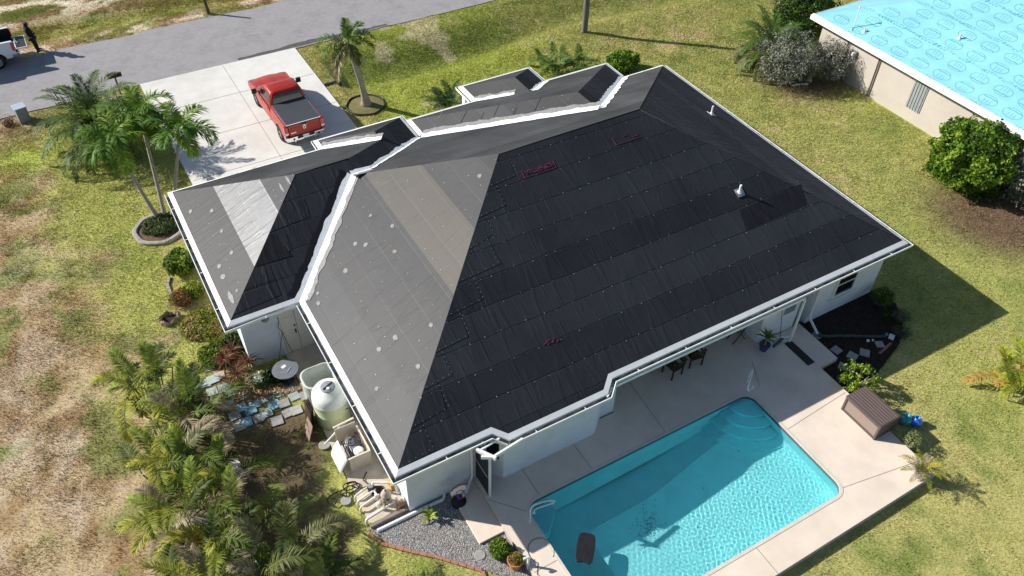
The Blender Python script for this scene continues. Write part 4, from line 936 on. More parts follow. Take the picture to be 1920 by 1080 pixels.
for s in (1,-1):
    e=MB(); e.lathe([(0,-.008),(.009,0),(0,.008)],(.078,s*.028,1.69),8); e.build('eye',[M['black']],fo)
mo=MB(); mo.box((.078,0,1.625),(.012,.045,.008)); mo.build('mouth',[M['tail']],fo)

# ------------------------------------------------------------------ street side
def T_(mb,name,mats,parent,**k): return mb.build(name,mats,parent,**k)
mp=P(221,168); mbx=thing('mailbox','dark brown mailbox on a post at the street edge behind the big palm','mailbox',(-2.45,30.35,0))
b=MB(); b.box((0,0,.50),(.09,.09,1.0)); b.build('post',[M['wood_pole']],mbx)
b=MB(); rows=[[(xx*1.25,.17*math.cos(a),1.02+.17*max(0,math.sin(a))+(0 if math.sin(a)>0 else .0)) for a in np.linspace(-.6,math.pi+.6,12)] for xx in (-.28,.28)]
b.grid(rows,closed=True); b.quad(rows[0]); b.quad(rows[1][::-1]); o=b.build('box',[M['sign_red']],mbx); f=MB(); f.box((.1,-.13,1.12),(.05,.01,.16)); f.build('flag',[M['tail']],o)
# utility cabinet and rusty wire tangle
e=thing('utility_cabinet','grey metal utility cabinet on the verge beside the street','utility cabinet',(-7.15,29.95,0),R(12))
b=MB(); b.box((0,0,.40),(.52,.52,.80)); b.build('cabinet',[M['grey_pl']],e,bevel=.015); b=MB(); b.box((0,0,.825),(.58,.58,.05)); b.build('lid',[Mt('cabinet lid',(.42,.47,.55),rough=.4)],e,bevel=.01); b=MB(); b.box((0,-.266,.4),(.42,.012,.62)); b.build('door',[M['grey_pl']],e)
e=thing('wire_basket','rusty wire basket full of dead leaves beside the grey cabinet','basket',(-7.9,29.9,0))
b=MB(); 
for z,r_ in ((.03,.20),(.14,.27),(.26,.31)): b.tube([(r_*math.cos(a),r_*math.sin(a),z) for a in np.linspace(0,6.283,17)],.008,4)
for k in range(14): a=k*.449; b.tube([(.2*math.cos(a),.2*math.sin(a),.03),(.31*math.cos(a),.31*math.sin(a),.27)],.006,4)
b.tube([(-.3,0,.26),(-.25,0,.5),(0,0,.6),(.25,0,.5),(.3,0,.26)],.009,5); b.build('frame',[M['dark_metal']],e)
lf=MB()
for i in range(90):
    a=random.random()*6.28; r_=.24*random.random()**.5; z=.08+.14*random.random(); d=Vector((random.uniform(-1,1),random.uniform(-1,1),random.uniform(-.6,.6)))*.07; u=Vector((random.uniform(-1,1),random.uniform(-1,1),random.uniform(0,1)))*.05; c=Vector((r_*math.cos(a),r_*math.sin(a),z)); lf.quad([c-d,c+u,c+d,c-u])
lf.build('dead_leaves',[M['mesh_fill']],e)
# poles
e=thing('utility_pole','weathered wooden utility pole standing in the front lawn','utility pole',(P(1095,64).x,P(1095,64).y,0))
b=MB(); b.tube([(0,0,-.3),(.0,0,3),(.02,0,6),(.02,0,8.0)],[.17,.16,.14,.13],14); b.build('pole',[M['wood_pole']],e,smooth='auto'); b=MB(); b.tube([(.15,-.06,0),(.15,-.05,3),(.13,-.04,7.9)],.03,6); b.build('conduit',[M['dark_metal']],e)
pp=P(392,26); e=thing('fence_post','short leaning wooden post in weeds on the far side of the street','post',(pp.x,pp.y,0))
b=MB(); b.tube([(0,0,-.1),(-.06,.05,.8),(-.14,.1,1.7)],[.10,.095,.08],9); b.build('post',[M['bark_dark']],e)
# culvert mouth
cp_=P(632,168); e=thing('culvert_pipe','black culvert pipe mouth at the lawn swale beside the driveway','culvert',(7.72,26.15,-.22))
b=MB(); 
for s0,rr in ((0,.26),):
    rows=[[(xx,rr_*math.cos(a),rr_*math.sin(a)) for a in np.linspace(0,6.283,20,endpoint=False)] for xx,rr_ in ((-.5,.23),(.42,.23),(.42,.27),(-.5,.27))]; b.grid(rows,closed=True)
b.quad([(-.4,.23*math.cos(a),.23*math.sin(a)) for a in np.linspace(0,6.283,20,endpoint=False)]); b.build('pipe',[M['black']],e)
# ------------------------------------------------------------------ neighbouring house
nb=thing('neighbouring_house','single-storey beige house with a bright blue underlayment roof beyond the lawn','house',(0,0,0))
NX,NY0,NY1=31.95,-14.0,15.95; NZ=2.75; np_=.42; NXR=40.5
ry=8.5
b=MB(); b.quad([(NX+.55,NY0,-.1),(NX+.55,NY1-.55,-.1),(NX+.55,NY1-.55,NZ-.1),(NX+.55,NY0,NZ-.1)][::-1]); b.quad([(NX+.55,NY1-.55,-.1),(NX+17,NY1-.55,-.1),(NX+17,NY1-.55,NZ-.1),(NX+.55,NY1-.55,NZ-.1)][::-1]); b.quad([(NX+2*ry-.5,NY0,-.1),(NX+2*ry-.5,NY1-.55,-.1),(NX+2*ry-.5,NY1-.55,NZ-.1),(NX+2*ry-.5,NY0,NZ-.1)]); b.quad([(NX+.55,NY0+.3,-.1),(NX+2*ry-.5,NY0+.3,-.1),(NX+2*ry-.5,NY0+.3,NZ),(NX+ry,NY0+.3,NZ+3.5),(NX+.55,NY0+.3,NZ)]); b.build('wall',[M['nb_wall']],nb)
zr=lambda x:NZ+np_*(x-NX)
ry=8.5
b=MB(); b.quad([(NX,NY0,NZ),(NX+ry,NY0,zr(NX+ry)),(NX+ry,NY1-ry,zr(NX+ry)),(NX,NY1,NZ)][::-1]); b.quad([(NX,NY1,NZ),(NX+ry,NY1-ry,zr(NX+ry)),(NX+2*ry,NY1,NZ)][::-1]); b.quad([(NX+2*ry,NY0,NZ),(NX+2*ry,NY1,NZ),(NX+ry,NY1-ry,zr(NX+ry)),(NX+ry,NY0,zr(NX+ry))][::-1])
def npl(pts,mat,l): b.quad([(x,y,zr(x)+l) for x,y in pts],mat)
def nline(p,q,w,mat,l):
    p=Vector(p);q=Vector(q);d=(q-p).normalized();n_=Vector((-d.y,d.x))*w/2; npl([tuple(p-n_),tuple(q-n_),tuple(q+n_),tuple(p+n_)],mat,l)
rr_=random.Random(5); row=0; x=NX+.62
while x<NX+ry-.3:
    ymax=NY1-(x-NX)-.5; y=ymax-rr_.uniform(.1,.6)-(0.75 if row%2 else 0); fl_=1 if row%2 else -1
    while y>-2:
        pts=[(x+.27*math.cos(a),y+.46*math.sin(a)) for a in np.linspace(0,6.283,25)]
        for i in range(24): nline(pts[i],pts[i+1],.016,1,.006)
        for k in (-.18,-.02,.14): nline((x-fl_*.02,y+k),(x+fl_*.22,y+k),.014,1,.006)
        q=[(x-fl_*.16,y-.38),(x-fl_*.13,y-.2),(x-fl_*.17,y),(x-fl_*.13,y+.2),(x-fl_*.15,y+.34)]
        for i in range(4): nline(q[i],q[i+1],.026,1,.007)
        y-=1.32
    if row%2==0:
        y=NY1-(x-NX)-.4
        while y>-2:
            l=rr_.uniform(.05,.16); nline((x-.46,y),(x-.46,y-l),.03,1,.006); nline((x-.40,y-.05),(x-.40,y-.05-l*.7),.022,1,.006); y-=l+rr_.uniform(.05,.11)+(.7 if rr_.random()<.22 else 0)
    if row%2:
        y=NY1-(x-NX)-.4
        nline((x+.50,y),(x+.50,-3),.018,2,.005)
        while y>-2:
            l=rr_.uniform(.05,.16); nline((x+.43,y),(x+.43,y-l),.03,1,.006); nline((x+.57,y-.3),(x+.57,y-.3-l),.026,1,.006); y-=l+rr_.uniform(.05,.11)+(.7 if rr_.random()<.25 else 0)
    x+=.76 if row%2==0 else .94; row+=1
nr=b.build('roof',[M['nb_roof'],M['nb_print'],M['nb_seam']],nb)
b=MB(); b.box((NX-.012,(NY0+NY1)/2,NZ-.09),(.024,NY1-NY0,.22)); b.box((NX+.07,(NY0+NY1)/2,zr(NX+.07)+.004),(.19,NY1-NY0,.014),ax=Matrix.Rotation(-math.atan(np_),3,'Y')); b.box((NX+ry,NY1+.012,NZ-.09),(2*ry,.024,.22)); b.build('fascia',[M['white_coat']],nr)
b=MB(); b.quad([(NX,NY0,NZ-.19),(NX+2*ry,NY0,NZ-.19),(NX+2*ry,NY1,NZ-.19),(NX,NY1,NZ-.19)]); b.build('soffit',[M['soffit']],nr)
def nb_on(px,py):
    z=NZ
    for _ in range(30): p=P(px,py,z); z=zr(p.x)
    return p
b=MB(); p=nb_on(1600,52); b.tube([(p.x,p.y,p.z-.05),(p.x,p.y,p.z+1.15)],.022,8); b.lathe([(.05,0),(.06,.06),(.03,.1),(0,.1)],(p.x,p.y,p.z+1.1),10)
b.build('service_mast',[M['white_pl']],nb); b=MB(); b.tube([(p.x,p.y,p.z+.05),(p.x-.5,p.y-.35,p.z-.28)],.010,5); b.build('guy_wire',[M['dark_metal']],nb)
for px,py,h in ((1620,60,.22),(1798,73,.28)): b=MB(); p=nb_on(px,py); b.tube([(p.x,p.y,p.z-.05),(p.x,p.y,p.z+h)],.045,10); b.lathe([(.12,0),(.05,.06)],(p.x,p.y,p.z+.01),10); b.build('vent_pipe',[M['white_pl']],nb)
def nbw(px,py):   # point on the neighbour's wall plane x = NX+.55
    d=FPX*fwd+(px-960)*RI+(540-py)*UP; t=(NX+.55-CAM.x)/d.x; return CAM+d*t
b=MB(); a=nbw(1649,118); c=nbw(1628,180); b.tube([(NX+.47,a.y,NZ-.1),(NX+.47,a.y,.05)],.04,8); b.build('downspout',[Mt('brown downspout',(.07,.05,.045),rough=.5)],nb)
b=MB(); a=nbw(1586,100); b.tube([(NX+.48,a.y,NZ-.1),(NX+.48,a.y,.0)],.035,8); b.tube([(NX+.49,a.y-.3,1.9),(NX+.49,a.y-.3,.0)],.016,6); b.tube([(NX+.49,a.y-.5,1.7),(NX+.49,a.y-.5,.0)],.012,6); b.build('conduit',[M['dark_metal']],nb)
b=MB(); a=nbw(1602,106); b.box((NX+.48,a.y,1.75),(.12,.28,.40)); o=b.build('meter_box',[M['grey_pl']],nb,bevel=.02); b=MB(); b.lathe([(.10,0),(.10,.10),(.06,.14),(0,.14)],(0,0,0),14); o2=b.build('meter_glass',[M['white_pl']],o); o2.rotation_euler=(0,-math.pi/2,0); o2.location=(NX+.42,a.y,1.78)
b=MB(); a=nbw(1723,172); n=10
for i in range(n): 
    y=a.y-.42+i*.084; b.box((NX+.53-(.03 if i%2 else 0),y,1.42),(.03,.083 if i%2 else .085,1.45))
b.build('storm_shutter',[M['shutter']],nb)
e=thing('pipe_offcut','curved white pipe offcut lying in the grass before the grey bushes','pipe',(P(1500,161).x,P(1500,161).y,.05)); b=MB(); b.tube([(-.42,.14,.02),(-.1,.06,.03),(.15,-.03,.03),(.42,-.16,.02)],.05,8); b.build('pipe',[M['white_pl']],e,smooth='auto')
# ------------------------------------------------------------------ vegetation
class Fol:
    def __init__(s): s.v=[]; s.t=[]; s.c=[]; s.n=0
    def add(s,v,t,c):
        v=np.asarray(v,float).reshape(-1,3); t=np.asarray(t,int).reshape(-1,3); c=np.asarray(c,float)
        if c.ndim==1: c=np.tile(c,(len(v),1))
        s.v.append(v); s.t.append(t+s.n); s.c.append(c); s.n+=len(v)
    def build(s,name,mat,parent):
        return arr_mesh(name,np.concatenate(s.v),np.concatenate(s.t),mat,parent=parent,colors=np.clip(np.concatenate(s.c),.005,.9))
def vec(a,e): return np.array([math.cos(e)*math.sin(a),math.cos(e)*math.cos(a),math.sin(e)])
def frond(F,o,az,el,L,droop,n=34,ll=.42,w=.030,col=(.06,.11,.02),twist=.0,plum=.25,rach=(.20,.20,.07),hang=.5,rr=.016,start=.12,g=1.0):
    """one pinnate frond: arched rachis with paired leaflets"""
    o=np.array(o,float); K=14; pts=[o]; e=el; a=az
    for i in range(K):
        e-=droop/K*(.35+1.3*i/K); a+=twist/K; e=max(e,-1.45); pts.append(pts[-1]+vec(a,e)*L/K)
    pts=np.array(pts)
    # rachis as a thin three-sided strip
    side=np.cross(vec(a,0),[0,0,1.]); side/=np.linalg.norm(side)
    for i in range(K):
        r0_=rr*(1-i/K*.8); r1=rr*(1-(i+1)/K*.8); A,B=pts[i],pts[i+1]
        F.add([A-side*r0_,A+side*r0_,B+side*r1,B-side*r1,A+[0,0,r0_],B+[0,0,r1]],[(0,1,2),(0,2,3),(0,4,5),(0,5,3),(1,2,5),(1,5,4)],rach)
    ts=np.linspace(start,.995,n); V=[];T=[];C=[];k=0; base=np.array(col)
    for s_ in (1,-1):
        for t in ts:
            x=t*K; i=min(int(x),K-1); f=x-i; p=pts[i]*(1-f)+pts[i+1]*f; tg=pts[i+1]-pts[i]; tg/=np.linalg.norm(tg)
            sd=np.cross(tg,[0,0,1.]); sd/=max(np.linalg.norm(sd),1e-6); up=np.cross(sd,tg)
            l=ll*(.35+.65*math.sin(math.pi*min(1,(t*.9+.10)))**.8)*random.uniform(.85,1.1)*(1 if t<.9 else .75)
            fa=.35+.75*t; d=tg*math.sin(fa)*.9+s_*sd*math.cos(fa)+up*random.uniform(-plum,plum*1.1)+up*.15; d/=np.linalg.norm(d)
            m=p+d*l*.5; q=p+d*l+np.array([0,0,-1.])*l*hang*random.uniform(.6,1.2)*.55
            wv_=np.cross(d,up); wv_/=max(np.linalg.norm(wv_),1e-6); wv_=wv_*w*random.uniform(.8,1.2)
            V+=[p-wv_*.35,p+wv_*.35,m-wv_,m+wv_,q]; T+=[(k,k+1,k+3),(k,k+3,k+2),(k+2,k+3,k+4)]; k+=5
            cc=base*random.uniform(.72,1.3)*g; C+=[cc]*4+[cc*1.25+np.array([.02,.012,0])]
    F.add(V,T,C)
def trunk(mb,pts,rs,n=10): mb.tube(pts,rs,n)
def place(name,label,cat,loc,group=None,rz=0): return thing(name,label,cat,loc,rz,group)
GR=(.095,.165,.028); DK=(.045,.085,.018); YG=(.20,.25,.03); YL=(.42,.36,.05); DEAD=(.36,.29,.19); GREY=(.30,.31,.27); OR=(.40,.20,.04)
# big date palm in the front yard
p=P(200,283); t=place('date_palm','big bushy date palm with long arching fronds at the street corner of the driveway','palm tree',(p.x,p.y,0))
b=MB(); b.tube([(0,0,-.1),(0,0,.7),(0,0,1.5)],[.36,.38,.30],12); b.build('trunk',[M['bark_dark']],t)
b=MB()
for i in range(60): a=i*2.4; z=.55+.016*i; b.beam((.25*math.cos(a),.25*math.sin(a),z),(.62*math.cos(a),.62*math.sin(a),z+.35),.09,.04)
b.build('frond_boots',[M['bark_orange']],t)
F=Fol()
for i in range(52):
    a=i*2.399; tier=i/52; el=R(80-95*tier+random.uniform(-8,8)); L=random.uniform(2.9,3.7)*(.8+.25*tier)
    frond(F,(.08*math.cos(a),.08*math.sin(a),1.55-.35*tier),a,el,L,R(95+35*tier)*random.uniform(.8,1.15),n=42,ll=.50,w=.026,col=GR if i%3 else DK,rach=(.24,.24,.08),hang=.30,plum=.22,twist=random.uniform(-.4,.4),rr=.025,g=1.0 if tier<.8 else .85)
F.build('crown',M['leaf'],t)
# three christmas palms in a ring
def xmas_palm(bx,by,cx,cy,cz,label,lean,nf=11,L=1.75,grp='slender palms in the concrete ring'):
    t=place('christmas_palm',label,'palm tree',(bx,by,0),grp)
    dx,dy=cx-bx,cy-by; b=MB(); pts=[];rs=[]
    for k in range(11):
        u=k/10; s_=u**lean; pts.append((dx*s_,dy*s_,(cz-.55)*u-.05)); rs.append(.085-.022*u+(.03*(1-u)**6))
    b.tube(pts,rs,10); b.build('trunk',[M['bark_grey']],t,smooth=True)
    e=Vector(pts[-1]); b=MB(); d=Vector((dx*.12,dy*.12,.62)); b.tube([e-d*.02,e+d*.25,e+d*.7,e+d],[.07,.085,.06,.03],10); b.build('crownshaft',[M['crownshaft']],t,smooth=True)
    F=Fol(); c=e+d
    for i in range(nf):
        a=i*2.399+random.random()*.4; tier=i/nf
        frond(F,tuple(c-d*.15),a,R(72-75*tier),L*random.uniform(.85,1.1),R(125)*random.uniform(.85,1.15),n=40,ll=.56,w=.030,col=(.085,.18,.020) if i%3 else (.18,.28,.03),hang=.55,plum=.45,twist=random.uniform(-.5,.5))
    F.build('crown',M['leaf'],t); return t
rb=P(300,430)
q=P(303,416); 
c1=P(215,268,3.7);c2=P(262,222,3.9);c3=P(330,252,3.7)
xmas_palm(q.x,q.y,c1.x,c1.y,3.9,'slender palm leaning furthest left of the three in the ring',.8)
xmas_palm(q.x+.18,q.y+.06,c2.x,c2.y,4.1,'slender palm in the middle of the ring, its crown against the big date palm',.9)
q3=P(322,412); xmas_palm(q3.x,q3.y,c3.x,c3.y,3.9,'upright slender palm beside the roof corner with its crown over the driveway',1.0,12,1.7)
def curb(name,label,c,r,mat,h=.12,w=.16,sq=1.0,a0=0,a1=6.2832,seg=48):
    b=MB(); an=np.linspace(a0,a1,seg); rows=[]
    for a in an:
        wob=1+.02*math.sin(7*a); rows.append([(c[0]+(r+dd)*math.cos(a)*wob,c[1]+sq*(r+dd)*math.sin(a)*wob,z) for dd,z in ((w/2,-.05),(w/2-.01,h*.8),(w/2-.05,h),(-w/2+.05,h),(-w/2+.01,h*.8),(-w/2,-.05))])
    b.grid(rows); return tag(b.build(name,[mat]),label,'edging')
curb('planter_edging','rounded concrete edging ring round the three slender palms',(rb.x,rb.y),1.0,M['concrete_ring'],w=.22)
s=MB(); s.lathe([(.95,.03),(.5,.07),(0,.08)],(rb.x,rb.y,0),24); tag(s.build('planter_soil',M['soil']),'soil inside the palm ring','soil',kind='structure')
# leafy plants
def leaves(F,c,rad,n,size,cols,shell=.45,asp=.45,seed=0,outward=.6,bumps=.25,zmin=None,nb=4.0,cut=0.0,segs=1,vdrop=0.0):
    """leaf-sized faces through an uneven crown volume"""
    r_=np.random.default_rng(seed+1); m=int(n*2.6)
    d=r_.normal(size=(m,3)); d/=np.linalg.norm(d,axis=1)[:,None]
    az=np.arctan2(d[:,1],d[:,0]); el=np.arcsin(d[:,2])
    bump=1+bumps*(fbm(az*nb/2+7+seed,el*nb/2+3,seed,3)-.5)*2.2
    rr=1-shell*r_.uniform(0,1,m)**1.6
    p=d*rr[:,None]*bump[:,None]*np.array(rad)[None]
    if cut>0:
        g=fbm(p[:,0]*nb*.55/ max(rad)*2+11,p[:,1]*nb*.55/max(rad)*2+p[:,2]*2.1,seed+5,3); p=p[g>cut]; d=d[g>cut]
    if zmin is not None: k=p[:,2]>zmin; p=p[k]; d=d[k]
    p=p[:n]; d=d[:n]; n=len(p)
    nn=d*outward+r_.normal(size=(n,3))*.55; nn/=np.linalg.norm(nn,axis=1)[:,None]
    t=np.cross(nn,r_.normal(size=(n,3))); t/=np.linalg.norm(t,axis=1)[:,None]; bi=np.cross(nn,t)
    s_=size*r_.uniform(.6,1.3,(n,1)); P_=p+np.array(c)[None]
    v=np.stack([P_-t*s_,P_-bi*s_*asp+nn*s_*.12,P_+t*s_-np.array([0,0,vdrop])*s_,P_+bi*s_*asp+nn*s_*.12],1).reshape(-1,3)
    f0=np.array([(0,1,2),(0,2,3)]); f=(f0[None]+4*np.arange(n)[:,None,None]).reshape(-1,3)
    cl=np.array(cols); pick=fbm(p[:,0]*2.2+seed,p[:,1]*2.2+p[:,2]*1.7,seed+9,3); idx=np.clip(((pick-.28)/.44*len(cl)+r_.normal(0,.45,n)).astype(int),0,len(cl)-1)
    cc=cl[idx]*r_.uniform(.65,1.35,(n,1)); F.add(v,f,np.repeat(cc,4,0))
def stems(b,n,h,spread,r=.02,seed=0,fork=2):
    r_=random.Random(seed)
    for i in range(n):
        a=r_.uniform(0,6.28); s_=spread*r_.uniform(.4,1); p0=(r_.uniform(-.08,.08),r_.uniform(-.08,.08),-.03); p1=(s_*.4*math.cos(a),s_*.4*math.sin(a),h*.5); p2=(s_*math.cos(a+.3),s_*math.sin(a+.3),h*r_.uniform(.75,1))
        b.tube([p0,p1,p2],[r,r*.75,r*.35],6)
        for k in range(fork):
            a2=a+r_.uniform(-1,1); q=Vector(p1).lerp(Vector(p2),r_.uniform(0,.6)); b.tube([tuple(q),(q.x+s_*.5*math.cos(a2),q.y+s_*.5*math.sin(a2),q.z+h*.35)],[r*.55,r*.2],5)
def bush(name,label,cat,px,rad,n,size,cols,h=None,group=None,z=0,mat='leaf',stem=True,sn=7,seedv=0,sr=.02,twigm='twig',**kw):
    p=px if isinstance(px,Vector) else P(*px); t=place(name,label,cat,(p.x,p.y,z),group); F=Fol(); h=rad[2] if h is None else h
    leaves(F,(0,0,h),rad,n,size,cols,seed=seedv,**kw); F.build('foliage',M[mat],t)
    if stem: b=MB(); stems(b,sn,h*1.25,max(rad[0],rad[1])*.75,sr,seedv); b.build('stem',[M[twigm]],t)
    return t
BR=[(.05,.10,.010),(.085,.17,.014),(.15,.26,.02),(.26,.36,.035)]
big=P(1800,342); bush('round_shrub','big round glossy green shrub beside the corner of the blue-roofed house','shrub',Vector((big.x+.1,big.y+.1,0)),(1.98,1.95,1.50),27000,.078,BR,h=1.40,seedv=3,asp=.55,bumps=.42,zmin=-1.2,nb=6,cut=.30,shell=.30)
sp_=P(1925,385); SG=[(.17,.18,.14),(.26,.28,.22),(.36,.38,.31),(.22,.22,.17)]
bush('silver_shrub','silvery grey shrub with bare pale stems at the right edge of the lawn','shrub',Vector((sp_.x,sp_.y,0)),(1.30,1.5,1.45),17000,.050,SG,h=1.5,seedv=5,mat='leaf_dull',sn=14,sr=.035,bumps=.35,nb=6,cut=.38,zmin=-1.2,shell=.7)
# shrubs at the corner of the neighbour's house
g1=P(1470,150); bush('grey_shrub','loose grey-leaved shrub with dark gaps left of the neighbouring house','shrub',Vector((g1.x,g1.y+.2,0)),(1.8,1.8,1.4),19000,.050,SG+[(.10,.12,.07)],h=1.35,seedv=6,mat='leaf_dull',sn=16,sr=.03,bumps=.4,nb=6,cut=.42,shell=.75)
g2=P(1548,152); bush('grey_shrub','thin pale grey shrub against the beige wall of the neighbouring house','shrub',Vector((g2.x+.1,g2.y+.1,0)),(1.0,1.15,1.05),7000,.050,SG,h=1.25,seedv=8,mat='leaf_dull',sn=12,sr=.022,bumps=.4,nb=6,cut=.46,shell=.85)
g3=P(1500,62); bush('dark_shrub','dark green leafy shrub behind the grey one at the neighbouring house corner','shrub',Vector((g3.x,g3.y,0)),(1.8,1.7,1.5),17000,.075,[(.02,.045,.008),(.035,.08,.012),(.06,.13,.018),(.10,.18,.02)],h=1.3,seedv=9,asp=.5,bumps=.4,nb=6,cut=.38,shell=.6)
p=P(1432,128); t=place('date_palm','bushy feather palm with spreading fronds beside the grey shrubs','palm tree',(p.x,p.y,0))
b=MB(); b.tube([(0,0,-.1),(0,0,.9),(0,0,1.35)],[.28,.26,.2],10); b.build('trunk',[M['bark_dark']],t); F=Fol()
for i in range(46):
    a=i*2.399; ti=i/46; frond(F,(0,0,1.35-.2*ti),a,R(78-85*ti),random.uniform(2.0,2.6),R(80+30*ti),n=46,ll=.40,w=.020,col=(.075,.14,.022) if ti<.65 else (.13,.15,.05),hang=.3,plum=.25,twist=random.uniform(-.3,.3))
F.build('crown',M['leaf'],t)
p=P(1395,112); bush('dry_grass_clump','pale dry grass clump at the foot of the feather palm','grass clump',Vector((p.x-.2,p.y-.4,0)),(.75,.8,.55),2600,.11,[(.30,.28,.20),(.40,.37,.27),(.16,.17,.09)],h=.45,seedv=12,mat='leaf_dull',asp=.10,stem=False)
# palm in the lawn beside the driveway
p=P(687,197); c=P(653,88,4.2); t=place('royal_palm','grey-trunked palm with a few fronds in an edged circle beside the driveway','palm tree',(p.x,p.y,0))
b=MB(); dx,dy=c.x-p.x,c.y-p.y; pts=[];rs=[]
for k in range(14): u=k/13; pts.append((dx*u**1.4*.85,dy*u**1.4*.85,-.05+3.75*u)); rs.append(.20*(1-u)**8+.142-.04*u+.02*math.sin(u*3.1))
b.tube(pts,rs,14); b.build('trunk',[M['bark_grey']],t,smooth=True)
e_=Vector(pts[-1]); b=MB(); b.tube([e_,e_+Vector((-.05,0,.35)),e_+Vector((-.08,0,.8))],[.15,.13,.05],10); b.build('crownshaft',[M['crownshaft']],t,smooth=True)
F=Fol(); cc_=e_+Vector((-.08,0,.65))
for a,el,L,dr,col,hg in ((-65,35,1.75,110,(.07,.14,.02),.5),(-95,20,1.5,95,(.09,.16,.03),.5),(20,70,1.25,80,(.12,.19,.03),.3),(70,60,1.3,85,(.10,.17,.025),.3),(75,22,1.85,95,(.045,.075,.022),.4),(100,8,1.5,90,(.05,.08,.025),.4),(-120,-5,1.5,70,(.16,.17,.06),.6),(-130,-12,2.1,95,(.34,.29,.15),.35),(150,-45,1.2,50,(.12,.14,.04),.5),(-40,-60,.9,30,(.16,.18,.05),.5),(170,50,1.1,80,(.10,.16,.03),.4)):
    frond(F,tuple(cc_),R(a),R(el),L,R(dr),n=60,ll=.40,w=.021,col=col,hang=hg,plum=.55,rr=.022)
F.build('crown',M['leaf'],t)
curb('planter_edging','dark rubber edging ring round the grey-trunked palm beside the driveway',(p.x-.05,p.y-.02),.98,M['dark_metal'],h=.10,w=.07)
s=MB(); s.lathe([(.94,.03),(.5,.06),(0,.07)],(p.x-.05,p.y-.02,0),24); tag(s.build('planter_soil',Mt('mossy soil',(.20,.14,.07),col2=(.10,.13,.02),var=.4,scale=3,rough=.95,bump=.6)),'soil with weeds round the grey-trunked palm','soil',kind='structure')
# low palms along the front wall
def clump_palm(label,px,n,L,cols,z0=.35,ll=.38,el0=82,el1=25,dr=75,spread=.18,group=None,name='palm_clump',w=.014,dead=0,nl=46,hang=.35,cat='palm'):
    p=P(*px) if not isinstance(px,Vector) else px; t=place(name,label,cat,(p.x,p.y,0),group); F=Fol(); b=MB()
    for i in range(n):
        a=i*2.399+random.random()*.5; u=i/n; r_=spread*random.random()**.5*(1+u); o=(r_*math.cos(i*1.7),r_*math.sin(i*1.7),z0*random.uniform(.4,1.2))
        col=DEAD if random.random()<dead else cols[i%len(cols)]
        if i%3==0 or z0>1: b.tube([(o[0]*.6,o[1]*.6,-.05),(o[0],o[1],o[2]+.05)],[.035,.022],6)
        frond(F,o,a,R(el0-(el0-el1)*u+random.uniform(-8,8)),L*random.uniform(.7,1.12),R(dr)*random.uniform(.7,1.3),n=nl,ll=ll*random.uniform(.8,1.1),w=w,col=col,hang=hang,plum=.3,twist=random.uniform(-.4,.4))
    F.build('fronds',M['leaf'],t); b.build('stem',[M['crownshaft']],t); return t
clump_palm('dark green low palm against the front of the house left of the entry roof',(842,212),22,1.75,[(.06,.12,.03),(.045,.085,.025),(.10,.16,.06)],group='low palms along the front wall')
clump_palm('bright green low palm behind the ridge right of the entry roof',(1040,143),24,1.45,[(.13,.21,.05),(.18,.26,.06),(.08,.15,.03)],group='low palms along the front wall',spread=.55)
clump_palm('pale green low palm at the right end of the front planting',(1082,134),16,1.25,[(.15,.22,.05),(.20,.27,.07)],group='low palms along the front wall',spread=.4)
bush('leafy_bush','low bright green bush between the front roof corners','bush',(1165,132),(1.0,.75,.5),3600,.085,[(.06,.13,.012),(.12,.22,.02),(.22,.33,.03)],h=.55,seedv=21,asp=.6)
# areca hedge on the west side
AC=[(.20,.26,.03),(.10,.15,.02),(.36,.36,.05),(.06,.09,.016),(.22,.25,.04)]
HG='feather palms in the west hedge'
spots=[((285,735),30,1.75,'topmost feather palm of the west hedge, nearest the dirt ring'),((355,790),34,1.7,'dark lush feather palm of the west hedge beside the blue pavers'),((330,880),30,1.8,'yellow-green feather palm in the middle of the west hedge'),((398,905),26,1.6,'feather palm of the west hedge beside the two white blocks'),((345,985),30,1.85,'feather palm of the west hedge with dead fronds on its left'),((430,1000),30,1.75,'broad feather palm of the west hedge with pale tips'),((395,1095),28,1.9,'feather palm of the west hedge at the bottom edge of the photo'),((525,1060),26,1.7,'dull olive feather palm at the right end of the west hedge')]
for i,(px,n,L,lab) in enumerate(spots):
    px=(px[0]+12,px[1]+26); random.seed(100+i); clump_palm(lab,px,int(n*.62),L*.93,AC if i not in (7,) else [(.10,.12,.03),(.05,.08,.02),(.20,.20,.09)],z0=1.45,ll=.44,el0=82,el1=10,dr=88,spread=.55,group=HG,w=.017,dead=.12,nl=46,name='feather_palm',cat='palm')
random.seed(300)
p=P(612,1085); t=place('banana_leaf_palm','single broad pale yellow palm leaf at the bottom edge of the lawn','palm',(p.x,p.y,0)); F=Fol()
frond(F,(0,0,.3),R(-30),R(60),1.5,R(60),n=60,ll=.30,w=.030,col=(.30,.33,.06),hang=.1,plum=.05); frond(F,(0,0,.3),R(40),R(50),1.3,R(70),n=50,ll=.30,w=.028,col=(.12,.16,.03)); frond(F,(0,0,.2),R(100),R(35),1.2,R(60),n=40,ll=.3,w=.028,col=(.10,.13,.03)); F.build('fronds',M['leaf'],t)
